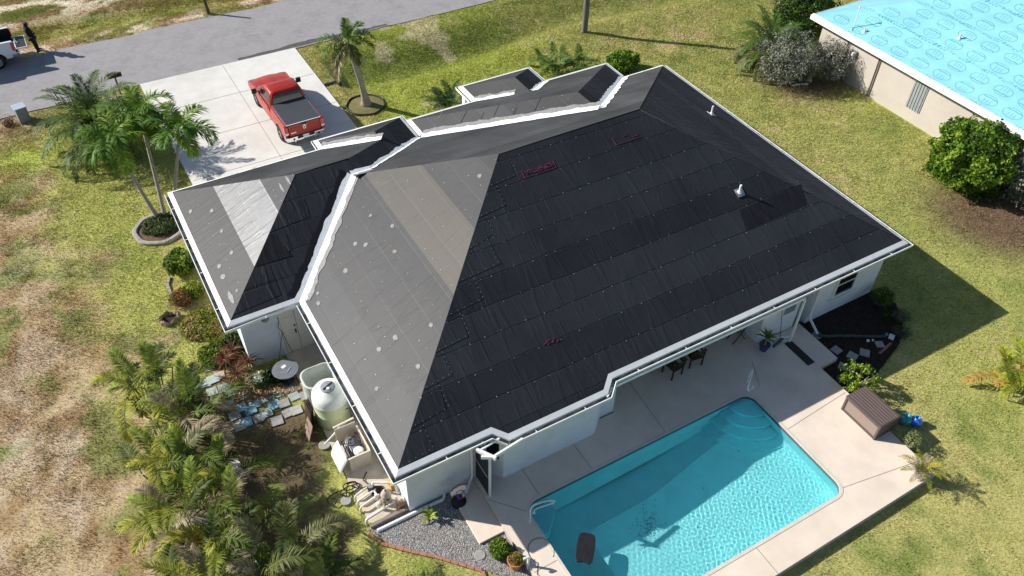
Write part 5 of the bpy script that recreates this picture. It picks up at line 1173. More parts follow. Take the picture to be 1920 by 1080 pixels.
# beds along the garage wing
bush('leafy_bush','light green leafy bush against the west wall of the garage wing','bush',(343,508),(.62,.62,.45),3800,.065,[(.10,.17,.02),(.18,.28,.03),(.28,.38,.05)],h=.5,seedv=31,asp=.6,cut=.32)
bush('leafy_bush','small yellow-green bush below the lamp-green bush on the garage wing','bush',(368,552),(.42,.4,.3),1700,.055,[(.16,.20,.02),(.28,.32,.04)],h=.3,seedv=32,asp=.6)
bush('reddish_bush','sparse reddish brown bush under the gutter of the garage wing','bush',(345,565),(.5,.45,.28),1500,.06,[(.20,.09,.03),(.12,.13,.03),(.28,.14,.05)],h=.25,seedv=33,asp=.3)
bush('weedy_groundcover','patch of yellow-green groundcover beside the garage wing wall','groundcover',(385,610),(1.0,.9,.16),4200,.05,[(.16,.20,.02),(.28,.30,.05),(.34,.26,.10)],h=.10,seedv=34,asp=.5,stem=False)
bush('weedy_groundcover','green groundcover patch at the garage wing corner','groundcover',(415,665),(.8,.7,.22),3000,.055,[(.09,.15,.02),(.18,.24,.03)],h=.14,seedv=35,asp=.5,stem=False)
bush('dark_shrub','dark leafy shrub tucked under the garage wing gutter corner','shrub',(448,648),(.55,.4,.4),2200,.06,[(.03,.06,.01),(.07,.12,.02),(.13,.20,.03)],h=.35,seedv=36,asp=.5)
def spiky(label,px,n,L,w,cols,group=None,z=.25,name='spiky_plant',cat='plant',el0=75,el1=5,loc=None):
    p=P(*px) if loc is None else Vector(loc); t=place(name,label,cat,(p.x,p.y,p.z if loc is not None else 0),group); F=Fol()
    for i in range(n):
        a=i*2.399; u=i/n; e=R(el0-(el0-el1)*u); l=L*random.uniform(.7,1.1); d=vec(a,e); d2=vec(a,e-.7); o=np.array([0,0,z*random.uniform(.6,1.1)]); m=o+d*l*.55; q=m+d2*l*.5; sd=np.cross(d,[0,0,1.]); sd/=max(np.linalg.norm(sd),1e-5)
        c=np.array(cols[random.randrange(len(cols))])*random.uniform(.7,1.3); F.add([o-sd*w*.5,o+sd*w*.5,m-sd*w,m+sd*w,q],[(0,1,3),(0,3,2),(2,3,4)],c)
    F.build('leaves',M['leaf'],t); b=MB(); b.tube([(0,0,-.03),(0,0,z)],[.03,.02],6); b.build('stem',[M['twig']],t); return t
RD=[(.17,.035,.02),(.11,.035,.025),(.06,.06,.025),(.24,.10,.06)]
G5='red and bronze cordylines at the garage wing corner'
for i,(px,lab) in enumerate((((425,690),'red cordyline on the left of the garage wing corner clump'),((448,715),'bronze cordyline in front of the red one'),((470,690),'dark bronze cordyline against the white garage corner'),((440,672),'pale pinkish cordyline behind the red one'),((462,738),'green bronze cordyline nearest the pavers'))):
    spiky(lab,px,46,.58,.022,RD if i!=4 else [(.06,.09,.03),(.12,.10,.05)],G5,.42,'cordyline')
bush('variegated_plant','small white and green variegated plant beside the cordylines','plant',(487,718),(.3,.3,.2),700,.055,[(.08,.16,.03),(.16,.24,.05),(.62,.66,.55)],h=.2,seedv=41,asp=.6)
bush('dark_shrub','dark broad-leaved shrub below the garage door wall','shrub',(525,708),(.62,.35,.28),2200,.07,[(.025,.05,.012),(.04,.08,.018),(.02,.03,.01)],h=.25,seedv=42,asp=.45)
# ring plants under the three palms
bush('bromeliad_clump','low grey-green bromeliads filling the concrete palm ring','plant',(304,425),(.80,.70,.22),2600,.10,[(.10,.14,.05),(.16,.20,.09),(.07,.10,.03)],h=.14,seedv=43,asp=.22,stem=False)
# right edge palm
p=P(1905,742); t=clump_palm('yellowing feather palm with bare pale stems at the right edge of the lawn',Vector((p.x,p.y,0)),26,1.5,[(.33,.38,.04),(.40,.34,.06),(.24,.30,.03),(.42,.26,.06)],z0=.8,el0=75,el1=10,dr=80,spread=.45,dead=.08,w=.020,nl=36,name='feather_palm')
# pool side planting
bush('citrus_bush','open bush with pale branches and light green leaves beside the storage box','bush',(1600,728),(.68,.68,.42),1500,.055,[(.20,.30,.03),(.30,.40,.05),(.13,.20,.02)],h=.62,seedv=51,asp=.5,shell=.35,cut=.50,sn=12,sr=.022)
bush('leafy_bush','green bush in the gravel beside the terracotta pot','bush',(938,1040),(.34,.34,.30),2400,.045,[(.10,.18,.02),(.20,.30,.04)],h=.33,seedv=52,asp=.5)
spiky('small yellow-green fern in the gravel beside the white pipe',(807,975),16,.40,.045,[(.22,.30,.04),(.30,.36,.06)],name='fern',cat='fern')
# ------------------------------------------------------------------ pool side
def rail(label,loc,rz,name='pool_handrail'):
    t=thing(name,label,'handrail',loc,rz,'white pool handrails')
    b=MB(); pts=[(0,-.02,0),(0,-.02,.35),(0,0,.62),(.06,.03,.76),(.20,.05,.82),(.62,.10,.74),(.80,.12,.62),(.80,.16,.46),(.66,.19,.36),(.36,.22,.26),(.22,.24,.14),(.20,.24,0)]
    # smooth the path
    P3=[Vector(p) for p in pts]; sm=[]
    for i in range(len(P3)-1):
        p0=P3[max(i-1,0)];p1=P3[i];p2=P3[i+1];p3=P3[min(i+2,len(P3)-1)]
        for k in range(4):
            u=k/4; sm.append(.5*((2*p1)+(-p0+p2)*u+(2*p0-5*p1+4*p2-p3)*u*u+(-p0+3*p1-3*p2+p3)*u**3))
    sm.append(P3[-1]); b.tube(sm,.024,8); b.build('rail',[M['white_pl']],t,smooth=True)
    for x,y in ((0,-.02),(.20,.24)): b=MB(); b.lathe([(.06,0),(.055,.02),(.03,.03)],(x,y,0),14); b.build('foot',[M['white_pl']],t)
    return t
rail('white bent handrail over the near left corner of the pool',(3.46,-1.88,DZ),R(-14))
rail('white bent handrail at the far pool corner, seen edge on',(13.18,-.92,DZ),R(211))
# floating board and leaves in the pool
t=thing('bodyboard','black foam board floating in the near part of the pool','bodyboard',(4.50,-3.45,.165),R(49))
b=MB(); n=14; out=[]
for x,y in ((-.52,-.20),(-.40,-.26),(0,-.285),(.30,-.27),(.45,-.23),(.50,-.12),(.50,.12),(.45,.23),(.30,.27),(0,.285),(-.40,.26),(-.52,.20),(-.47,0)): out.append((x,y))
b.prism(out,0,.05); b.build('deck',[M['black']],t,bevel=.012); b=MB(); b.box((-.1,.02,.054),(.8,.012,.006)); b.box((.34,0,.0545),(.012,.40,.006)); b.build('seam',[M['dark_metal']],t)
L_=MB(); r_=random.Random(9); c0=P(1215,988,-.7)
for i in range(230):
    x=c0.x+.45*r_.gauss(0,.55)*1.2; y=c0.y+r_.gauss(0,.28)+ (x-c0.x)*.35; s_=r_.uniform(.01,.03); a=r_.uniform(0,6.28); z=pz(x,y)+.012
    L_.quad([(x-s_*math.cos(a),y-s_*math.sin(a),z),(x+s_*.4*math.sin(a),y-s_*.4*math.cos(a),z+.004),(x+s_*math.cos(a),y+s_*math.sin(a),z),(x-s_*.4*math.sin(a),y+s_*.4*math.cos(a),z+.003)])
for i in range(14):
    x=r_.uniform(4.3,12);y=r_.uniform(-5.4,-2);s_=.03;z=pz(x,y)+.012; L_.quad([(x-s_,y,z),(x,y-s_*.5,z),(x+s_,y,z),(x,y+s_*.5,z)])
tag(L_.build('leaf_litter',[M['black']]),'dark leaf litter on the pool floor','leaf litter',kind='stuff')
lp_=thing('pool_hose','thin black hose lying in a loop on the pool deck','hose',(3.25,-2.9,DZ+.012)); b=MB(); b.tube([(.38*math.cos(a)*(1+.1*a/6),.42*math.sin(a),.0) for a in np.linspace(-1.0,3.9,30)]+[(-.5,-.6,0),(-.35,-.95,0)],.008,5); b.build('hose',[M['rubber']],lp_)
# skimmer pipe post at the bottom edge
p=P(990,1060,DZ); t=thing('pool_fill_pipe','white elbow pipe standing at the deck edge by the terracotta pot','pipe',(p.x,p.y,DZ-.2)); b=MB(); b.tube([(0,0,0),(0,0,.62),(-.03,0,.70),(-.16,.02,.70)],.04,8); b.build('pipe',[M['white_pl']],t,smooth='auto')
# storage box
t=thing('storage_box','large brown resin storage box at the right edge of the pool deck','storage box',(14.42+.02,-4.10+.02,DZ),R(0))
p1=P(1575,768,DZ);p2=P(1637,826,DZ)
t.location=((p1.x+p2.x)/2+.50,(p1.y+p2.y)/2,DZ)
bw,bl,bh=.92,(p1-p2).length,.72
b=MB(); b.box((0,0,bh/2-.02),(bw-.06,bl-.06,bh-.04)); b.build('body',[M['resin_light']],t)
b=MB()
for sx in (-1,1):
    for sy in (-1,1): b.box((sx*(bw/2-.03),sy*(bl/2-.03),bh/2-.02),(.075,.075,bh-.03))
b.box((-bw/2+.02,0,.05),(.05,bl-.08,.08)); b.box((-bw/2+.02,0,bh-.08),(.05,bl-.08,.07)); b.box((0,-bl/2+.02,.05),(bw-.08,.05,.08)); b.box((0,bl/2-.02,.05),(bw-.08,.05,.08)); b.box((0,-bl/2+.018,bh/2),(bw-.15,.03,bh-.12)); b.build('trim',[M['resin']],t,bevel=.006)
b=MB(); b.box((0,0,bh-.005),(bw+.04,bl+.04,.045),0)
for i in range(8): b.box((-bw/2+.06+i*(bw-.12)/7,0,bh+.022),(.085,bl-.02,.016),0)
for i in range(7): b.box((-bw/2+.12+i*(bw-.12)/7,0,bh+.021),(.012,bl-.03,.010),1)
b.build('lid',[M['resin'],M['resin_light']],t,bevel=.004)
# glazed jars
def jar(px,label,mat,r=.20):
    p=P(*px); t=thing('glazed_jar',label,'jar',(p.x,p.y,0)); b=MB(); prof=[(.10,0),(.19,.06),(.235,.16),(.23,.26),(.17,.34),(.085,.375),(.075,.41),(.105,.43),(.10,.44),(.07,.42),(.06,.36),(0,.34)]
    b.lathe([(a*r/.2,z*r/.2) for a,z in prof],(0,0,0),26); b.build('jar',[mat],t,smooth=True)
jar((1694,792),'round teal glazed jar in the grass behind the storage box',M['teal']); jar((1714,796),'round blue glazed jar in the grass beside the teal one',M['blue'],.185)
def pot(name,label,loc,r,h,mat,soil=True,sy=1,group=None,cat='plant pot'):
    t=thing(name,label,cat,loc,0,group); b=MB(); b.lathe([(r*.72,0),(r*.95,h*.85),(r*1.06,h*.86),(r*1.06,h),(r*.92,h),(r*.90,h*.86)],(0,0,0),24,sy=sy); b.build('pot',[mat],t,smooth='auto')
    b=MB(); b.lathe([(r*.90,h*.85),(0,h*.88)],(0,0,0),20,sy=sy); b.build('soil',[M['soil']],t); return t
p=P(1700,838); t=pot('potted_shrub','grey tub with a straggly grey-green shrub behind the storage box corner',(p.x,p.y,0),.22,.32,M['grey_pl']); F=Fol(); leaves(F,(0,0,.48),(.34,.34,.24),1300,.035,[(.20,.24,.09),(.32,.34,.16),(.12,.15,.05)],seed=61,asp=.3); F.build('foliage',M['leaf_dull'],t)
p=P(1722,892,DZ); t=pot('potted_palm','grey pot with a spiky yellow-green palm on the deck corner',(p.x,p.y,DZ),.20,.34,M['grey_pl']); F=Fol()
for i in range(16):
    a=i*2.399;u=i/16; frond(F,(0,0,.32),a,R(80-70*u),random.uniform(.55,.85),R(70),n=20,ll=.17,w=.012,col=[(.28,.32,.04),(.36,.26,.05),(.16,.22,.03),(.40,.33,.20)][i%4],hang=.3,plum=.3,rr=.008)
F.build('foliage',M['leaf'],t)
p=P(966,1062); t=pot('potted_plant','terracotta pot with a weedy green plant in the gravel',(p.x,p.y,.04),.24,.40,M['terracotta']); F=Fol(); leaves(F,(0,0,.45),(.20,.20,.13),600,.035,[(.12,.20,.02),(.25,.30,.05),(.25,.14,.06)],seed=62,asp=.35); F.build('foliage',M['leaf'],t)
# patio things under the eave
p=P(1431,655,DZ); t=pot('potted_plant','navy pot with a dark broad-leaved plant by the patio wall',(p.x,p.y,DZ),.20,.30,M['navy']); F=Fol()
for i in range(20):
    a=i*2.399;u=i/20;e=R(78-60*u);l=random.uniform(.38,.55);d=vec(a,e);d2=vec(a,e-.6);o=np.array([0,0,.55+.1*random.random()]);m=o+d*l*.5;q=m+d2*l*.5;sd=np.cross(d,[0,0,1.]);sd/=np.linalg.norm(sd);wd=.045
    F.add([o-sd*.012,o+sd*.012,m-sd*wd,m+sd*wd,q],[(0,1,3),(0,3,2),(2,3,4)],np.array([(.10,.16,.03),(.16,.24,.04)][i%2]))
F.build('foliage',M['leaf'],t); b=MB(); b.tube([(0,0,.25),(.02,0,.62)],[.03,.02],6); b.build('stem',[M['twig']],t)
def chair(label,loc,rz):
    t=thing('patio_chair',label,'chair',loc,rz,'dark wooden patio chairs')
    b=MB(); 
    for i in range(6): b.box((-.22+i*.088,0,.43),(.07,.46,.022))
    b.build('seat',[M['darkwood']],t)
    b=MB()
    for i in range(5): b.beam((-.25-.02,-.2+i*.10,.48),(-.34,-.2+i*.10,.90),.05,.018,up=(0,1,0))
    b.beam((-.35,-.25,.92),(-.35,.25,.92),.03,.07); b.build('backrest',[M['darkwood']],t)
    for x in (-.24,.24):
        for y in (-.25,.25): b=MB(); b.box((x,y,.32 if x>0 else .45),(.05,.05,.64 if x>0 else .9)); b.build('leg',[M['darkwood']],t)
    for y in (-.26,.26): b=MB(); b.box((0,y,.655),(.56,.06,.028)); b.build('armrest',[M['darkwood']],t)
    return t
chair('dark wooden patio chair nearest the pool, left of the pair',(11.02,.74,DZ),R(97)); chair('dark wooden patio chair right of the other one by the eave',(12.0,.80,DZ),R(80))
t=thing('patio_table','dark wooden patio table in the shade behind the two chairs','table',(11.55,1.62,DZ)); b=MB(); 
for i in range(8): b.box((0,-.38+i*.108,.73),(1.5,.095,.03))
b.build('tabletop',[M['darkwood']],t)
for x in (-.65,.65):
    for y in (-.36,.36): b=MB(); b.box((x,y,.36),(.06,.06,.72)); b.build('leg',[M['darkwood']],t)
t=thing('folding_stand','black folding stand with a small basket near the patio wall','stand',(14.2,.90,DZ)); b=MB()
for y in (-.16,.16): b.beam((-.30,y,0),(.22,y,.78),.03,.03); b.beam((.28,y,0),(-.18,y,.78),.03,.03)
b.build('frame',[M['black']],t); b=MB(); b.box((0,0,.80),(.50,.36,.03)); b.box((0,0,.86),(.34,.26,.10)); b.build('tray',[M['black']],t)
t=thing('push_broom','green push broom leaning against the patio wall','broom',(15.55,.05,DZ),R(0)); b=MB(); b.tube([(0,-.05,.05),(-.02,.27,1.45)],.014,8); b.build('handle',[M['green_pl']],t); b=MB(); b.box((-.12,-.10,.045),(.62,.09,.07),rz=R(12)); b.build('brush',[M['green_pl']],t,bevel=.008)
t=thing('squeegee','white floor squeegee leaning beside the green broom','squeegee',(15.25,.18,DZ)); b=MB(); b.tube([(0,0,.03),(.05,.16,.95)],.012,8); b.build('handle',[M['white_pl']],t); b=MB(); b.box((0,-.01,.025),(.42,.05,.04)); b.build('blade',[M['white_pl']],t)
t=thing('doormat','long black mat on the deck beside the screen post','mat',(16.20,-.86,DZ)); b=MB(); b.box((0,0,.012-.0),(.34,1.25,.02)); b.build('mat',[M['black']],t,bevel=.004); t.location=(15.80,-.80,DZ)
# bed by the south wall
t=thing('drain_hose','dark green corrugated drain pipe lying across the mulch','drain pipe',(0,0,0)); b=MB(); pts=[(17.22,-.42,.14),(17.5,-.62,.12),(17.9,-.80,.12),(18.5,-1.15,.12),(19.0,-1.45,.12),(19.5,-1.72,.12)]
P3=[Vector(p) for p in pts]; sm=[];rs=[]
for i in range(len(P3)-1):
    for k in range(14): sm.append(P3[i].lerp(P3[i+1],k/14)); rs.append(.052 if (len(sm)%2) else .064)
b.tube(sm,rs,10); b.build('pipe',[M['green_pipe']],t)
t=thing('pipe_end','small white block at the end of the dark green drain pipe','concrete block',(19.66,-1.83,.04)); b=MB(); b.box((0,0,.06),(.22,.2,.12),rz=.5); b.box((0,0,.125),(.14,.12,.012),rz=.5); b.build('block',[M['white_pl']],t,bevel=.01)
for i,(px,s_,lab) in enumerate((((1567,659),.34,'square stepping stone in the mulch nearest the mat'),((1597,670),.36,'square stepping stone behind the citrus bush'),((1620,664),.36,'tilted stepping stone between the bush and the drain pipe end'),((1648,648),.30,'small dark stepping stone near the drain pipe end'),((1580,690),.34,'stepping stone half hidden by the citrus bush'))):
    p=P(*px); b=MB(); b.box((0,0,.0),(s_,s_,.05),rz=[.1,.35,.7,1.1,.5][i]); o=b.build('stepping_stone',[M['slate']],bevel=.008,loc=(p.x,p.y,.075)); tag(o,lab,'stepping stone','stepping stones in the mulch')
p=P(1530,633); t=thing('round_dish','round grey dish at the corner of the mulch by the downspout','dish',(p.x,p.y,.06)); b=MB(); b.lathe([(.16,0),(.19,.08),(.17,.08),(.14,.03),(0,.03)],(0,0,0),20); b.build('dish',[M['grey_pl']],t,smooth='auto')
for px,s_,lab in (((1625,644),.06,'small white solar lamp in the mulch, the larger one'),((1634,643),.04,'tiny white solar lamp in the mulch')): p=P(*px); t=thing('garden_lamp',lab,'garden lamp',(p.x,p.y,.05)); b=MB(); b.tube([(0,0,0),(0,0,.10)],.012,6); b.lathe([(s_,.10),(s_,.13),(0,.16)],(0,0,0),12); b.build('lamp_head',[M['white_pl']],t)
p=P(1648,572); t=pot('potted_shrub','teal pot with a dark ferny plant at the house corner',(p.x,p.y,.0),.20,.34,Mt('dull green pot',(.04,.09,.09),rough=.5)); F=Fol(); leaves(F,(0,0,.5),(.48,.48,.26),1700,.05,[(.05,.10,.015),(.10,.17,.02)],seed=71,asp=.25); F.build('foliage',M['leaf'],t)
p=P(1690,600); t=pot('potted_plant','pale grey bowl pot with a thin spidery plant on the edge of the mulch',(p.x,p.y,.0),.17,.18,M['grey_pl']); F=Fol(); leaves(F,(-.1,0,.3),(.36,.36,.16),600,.06,[(.10,.12,.05),(.16,.16,.08)],seed=72,asp=.12); F.build('foliage',M['leaf_dull'],t)
p=P(1686,632); t=pot('potted_plant','blue-grey pot with a dark spiky plant near the drain pipe end',(p.x,p.y,.0),.15,.2,M['navy']); F=Fol(); leaves(F,(0,0,.3),(.34,.34,.16),500,.07,[(.06,.09,.03),(.14,.13,.05)],seed=73,asp=.10); F.build('foliage',M['leaf_dull'],t)
p=P(1660,632); t=thing('glass_float','small pale green glass ball in the mulch','glass ball',(p.x,p.y,.05)); b=MB(); b.lathe([(0,0),(.06,.02),(.085,.085),(.06,.15),(.02,.175),(0,.176)],(0,0,0),16); b.build('ball',[Mt('green glass ball',(.10,.20,.16),rough=.15,coat=.5)],t,smooth=True)
bush('weedy_plant','low wispy dark plant on the outer edge of the mulch bed','plant',(1668,592),(.42,.38,.16),800,.06,[(.05,.08,.02),(.09,.12,.03)],h=.14,seedv=74,asp=.12)
# brick edging in segments
def bricks(label,pts,n,name='brick_edging',mat='brick'):
    b=MB(); P3=[P(*q) for q in pts]; Ls=[(P3[i+1]-P3[i]).length for i in range(len(P3)-1)]; T=sum(Ls)
    for k in range(n):
        s_=(k+.5)/n*T; i=0
        while s_>Ls[i] and i<len(Ls)-1: s_-=Ls[i]; i+=1
        d=(P3[i+1]-P3[i]).normalized(); c=P3[i]+d*s_; b.box((c.x,c.y,.035),(T/n*.93,.10,.07),rz=math.atan2(d.y,d.x)+random.uniform(-.05,.05))
    return tag(b.build(name,[M[mat]],bevel=.006),label,'brick edging')
bricks('curved row of red bricks along the front edge of the gravel',((691,1003),(720,1022),(770,1035),(820,1046),(860,1058),(905,1072),(915,1100)),17)
bricks('short row of bricks along the outer edge of the mulch',((1648,665),(1662,652),(1670,645)),5)
bricks('pale stone edging along the bed beside the garage wing',((318,520),(315,535),(320,550),(328,560)),7,'stone_edging','concrete_ring')
# ------------------------------------------------------------------ west side equipment
t=thing('water_tank','tall translucent pale green plastic water tank with a grey screw lid','water tank',(-.34,4.98,.10)); R_=.60; Ht=1.70
b=MB(); prof=[(R_-.04,0),(R_,.06),(R_,.55),(R_+.008,.57),(R_,.59),(R_,1.05),(R_+.008,1.07),(R_,1.09),(R_,1.22),(R_-.03,1.36),(R_-.12,1.50),(.26,1.58),(.25,1.60)]
b.lathe(prof,(0,0,0),36,mats=[0]*6+[1]*8); b.build('barrel',[M['tank'],M['tank_top']],t,smooth=True)
b=MB(); b.lathe([(.25,1.585),(.25,1.64),(.22,1.66),(0,1.665)],(0,0,0),28); o=b.build('lid',[M['grey_pl']],t,smooth='auto'); b=MB(); b.box((0,0,1.675),(.40,.03,.03),rz=.4); b.build('handle',[M['black']],o); b=MB(); b.lathe([(.055,1.66),(.05,1.70),(0,1.71)],(-.02,-.12,0),12); b.build('vent_cap',[M['white_pl']],o)
b=MB(); b.lathe([(.06,1.20),(.06,1.3),(.0,1.32)],(.12,-.47,0),10); b.tube([(.12,-.50,1.27),(.16,-.56,1.05),(.20,-.54,.85),(.45,-.45,.70),(.75,-.4,.68)],.014,6,1); b.build('outlet_hose',[M['white_pl'],M['black']],t)
b=MB(); b.tube([(-.2,-.30,1.45),(.3,-.35,1.40)],.03,6)
t=thing('tank_shell','grey open-topped plastic tub behind the water tank','tub',(-.36,5.92,.10)); b=MB()
ring=lambda r_,z: [(x,y,z) for x,y in rrect(-.60*r_,-.50*r_,.58*r_,.46*r_,.34*r_)]
b.grid([ring(.96,0),ring(1,.5),ring(1,1.20),ring(1.02,1.26),ring(.92,1.28),ring(.84,1.15),ring(.80,.7),ring(.75,.68)],closed=True); b.quad(ring(.75,.68)); b.build('shell',[Mt('pale weathered tub',(.50,.53,.50),rough=.5,grime=.3)],t,smooth='auto')
# equipment cabinet with the lid off
t=thing('generator_cabinet','open beige equipment cabinet with an exposed engine and a white side cover leaning on it','generator',(-.30,3.15,.10),R(0)); w_,l_,h_=.72,1.15,.72
b=MB(); th=.03
b.box((0,-l_/2,h_/2),(w_,th,h_)); b.box((w_/2,0,h_/2-.01),(th,l_-th,h_-.02)); b.box((0,0,.03),(w_-th,l_-th,.05)); b.box((0,-l_/2+.0,h_+.012),(w_+.03,.06,.03)); b.box((w_/2,0,h_+.01),(.05,l_-.04,.03)); b.box((0,-l_/2-.018,h_*.6),(.46,.012,.26)); b.build('housing',[M['beige_pl']],t,bevel=.012)
b=MB(); b.beam((-w_/2-.03,l_/2+.10,h_+.22),(w_/2-.02,l_/2+.10,h_+.30),.07,.05); b.box((0,l_/2+.11,h_*.55),(w_,.03,h_+.1)); b.build('back_panel',[M['beige_pl']],t,bevel=.01)
b=MB(); rows=[]
for k in range(7):
    u=k/6; x=-w_/2-.05-.30*math.sin(u*1.7)+.0; z=h_*(1-u)*.98
    rows.append([(x,y,z) for y in np.linspace(-l_/2+.0,l_/2-.25,5)])
b.grid(rows); o=b.build('side_cover',[M['white_pl']],t,smooth=True); s=o.modifiers.new('solid','SOLIDIFY'); s.thickness=.02
b=MB(); b.lathe([(.16,0),(.17,.18),(.14,.30),(.08,.36),(0,.37)],(-.02,.20,.30),16); 
for k in range(6): b.lathe([(.165+.01*(k%2),.02+.045*k),(.18,.035+.045*k),(.165,.05+.045*k)],(-.02,.20,.30),16)
b.box((.0,-.05,.35),(.28,.30,.34)); b.box((-.18,.0,.40),(.10,.5,.12)); b.build('engine',[Mt('engine alloy',(.30,.31,.33),rough=.4,metal=.6,var=.6,scale=20,bump=.6,bscale=30)],t,bevel=.01)
b=MB(); b.lathe([(.16,0),(.17,.10),(.12,.16),(0,.17)],(.06,-.32,.52),20); b.build('air_filter',[M['white_pl']],t,smooth='auto')
b=MB(); b.tube([(-.2,-.35,.3),(-.22,-.1,.62),(-.1,.15,.70),(.15,.25,.68)],.022,6); b.tube([(.2,-.3,.2),(.24,0,.66),(.22,.4,.62)],.03,6); b.tube([(-.28,.1,.2),(-.26,.2,.6),(-.05,.3,.75)],.012,5); b.box((.26,.1,.62),(.05,.75,.05)); b.box((-.30,-.15,.6),(.04,.6,.03)); b.build('pipework',[M['dark_metal']],t)
b=MB(); b.tube([(-.32,-.42,.15),(-.33,-.25,.55),(-.28,-.1,.72)],.012,5); b.build('blue_wire',[M['blue']],t)
t=thing('bent_pipe','beige bent exhaust pipe lying between the tank and the cabinet','pipe',(-.78,4.0,.20)); b=MB(); b.tube([(-.28,-.12,.12),(.1,.04,.20),(.32,.12,.30),(.38,.10,.42),(.30,.0,.5)],.035,8); b.build('pipe',[M['white_pipe']],t,smooth='auto')
# hoses, boards, round stones
t=thing('black_hose','tangled black hose coiled on the slab and the grass','hose',(-.85,2.05,.12)); b=MB(); pts=[]; r_=random.Random(4)
for k in range(150): u=k/150*26; rr=.18+.07*math.sin(u*.37); pts.append((-.05-.85*max(0,(k-75)/75)+rr*math.cos(u)+.05*math.sin(u*2.3),-.02-.18*max(0,(k-75)/75)+rr*math.sin(u)*(.8),.02+.03*(1+math.sin(u*.8)) - (.07 if k>95 else 0)))
b.tube([(.62,.28,.02),(.4,.05,.02),(.5,-.25,.02),(.2,-.2,.03)]+pts,.019,6); b.build('hose',[M['rubber']],t)
t=thing('wooden_panel','weathered wooden panel leaning on dark boards beside the water tank','wooden panel',(-1.22,4.70,.0)); b=MB(); b.box((-.10,0,.36),(.03,.50,.74),ax=Matrix.Rotation(.30,3,'Y')); b.build('panel',[M['oldwood']],t,bevel=.005)
t=thing('board_stack','stack of dark slatted boards standing against the water tank','boards',(-1.10,5.15,.0)); b=MB()
for k in range(4): b.box((-.06+.05*k,.0+.05*k,.45),(.022,.62-.04*k,.90+.03*(k%2)),ax=Matrix.Rotation(.12,3,'Y'))
b.build('boards',[M['darkwood']],t)
for px,r_,lab in (((609,836),.20,'round grey stepping stone beside the open cabinet'),((649,941),.17,'round pale stepping stone beside the hose'),((900,1043),.17,'round pale cap in the gravel by the green bush')):
    p=P(*px); b=MB(); b.lathe([(r_,0),(r_,.05),(r_*.95,.06),(0,.062)],(0,0,0),22); tag(b.build('round_stone',[M['slate']],loc=(p.x,p.y,.03),smooth='auto'),lab,'stepping stone')
# pool pump corner
t=thing('pool_pump','black pool pump with white pipe fittings on the concrete slab','pump',(-.36,1.62,.10)); b=MB(); b.lathe([(.10,0),(.12,.05),(.125,.22),(.10,.27),(0,.28)],(0,0,0),18); b.tube([(.05,-.05,.12),(.30,-.16,.12)],[.11,.10],14); b.build('motor',[M['black']],t,smooth='auto')
b=MB(); b.lathe([(.095,.275),(.09,.31),(0,.32)],(0,0,0),16); b.build('lid',[M['grey_pl']],t); b=MB(); b.box((.16,-.1,.02),(.42,.2,.04)); b.build('base',[M['black']],t)
t=thing('pool_filter','dusty beige cartridge pool filter standing on the slab corner','filter',(-.10,.98,.10)); b=MB(); b.lathe([(.15,0),(.16,.04),(.155,.42),(.17,.45),(.17,.49),(.15,.52),(.12,.62),(.06,.68),(0,.69)],(0,0,0),20); b.build('housing',[Mt('dusty beige filter',(.42,.36,.30),rough=.6,grime=.4)],t,smooth='auto'); b=MB(); b.lathe([(.03,.67),(.03,.72),(0,.72)],(0,0,0),8); b.box((.0,-.165,.40),(.10,.02,.05)); b.build('gauge',[M['black']],t)
t=thing('pvc_pipework','white pvc pipe manifold with elbows along the edge of the slab','pipework',(0,0,.10)); b=MB()
def bent(pts,r=.030): b.tube(pts,r,8)
for k,(y,l) in enumerate(((1.60,.55),(1.38,.62),(1.14,.62),(.66,.95))):
    bent([(-.95,y-.04,-.08),(-.95,y-.04,.10),(-.93,y-.03,.16),(-.88,y-.01,.18),(-.86+l,y+.12,.18)],.034 if k<3 else .045)
bent([(-.32,1.46,.18),(-.30,1.24,.18)]); bent([(-.30,1.62,.34),(-.28,1.60,.44),(.20,1.30,.46),(.30,1.22,.40),(.33,1.05,.1)],.04); bent([(.20,1.0,.12),(.20,.75,.12)],.03); b.build('pipe',[M['white_pipe']],t,smooth='auto')
for x,y in ((-.35,1.22),(-.42,.90)): b=MB(); b.lathe([(.055,.10),(.06,.2),(.05,.34),(0,.35)],(x,y,0),12); b.build('valve',[M['white_pl']],t); b=MB(); b.tube([(-.28,.86,.30),(-.20,.80,.34),(-.24,.74,.30),(-.16,.70,.34)],.014,5); b.build('valve_handle',[M['black']],t)
t=thing('timber_beam','grey timber beam along the south edge of the slab','timber',(-.25,.47,.10)); b=MB(); b.box((0,-.02,.03),(1.30,.12,.12),rz=.02); b.build('beam',[Mt('grey timber',(.26,.22,.18),rough=.9,var=.4,scale=4,stretch=(1,9,9))],t,bevel=.008)
t=thing('cardboard_box','small orange-brown box against the house corner','box',(.22,.62,.11)); b=MB(); b.box((0,0,.07),(.22,.16,.14)); b.box((0,0,.143),(.2,.14,.006)); b.build('box',[Mt('orange brown box',(.34,.17,.07),var=.3)],t,bevel=.01)
t=thing('yellow_case','yellow case with a black buckle leaning on the house wall','case',(.24,1.45,.11)); b=MB(); b.box((0,0,.14),(.10,.34,.28)); b.build('case',[Mt('yellow case',(.60,.36,.05),var=.2)],t,bevel=.02); b=MB(); b.box((-.055,0,.2),(.012,.08,.08)); b.build('buckle',[M['black']],t)
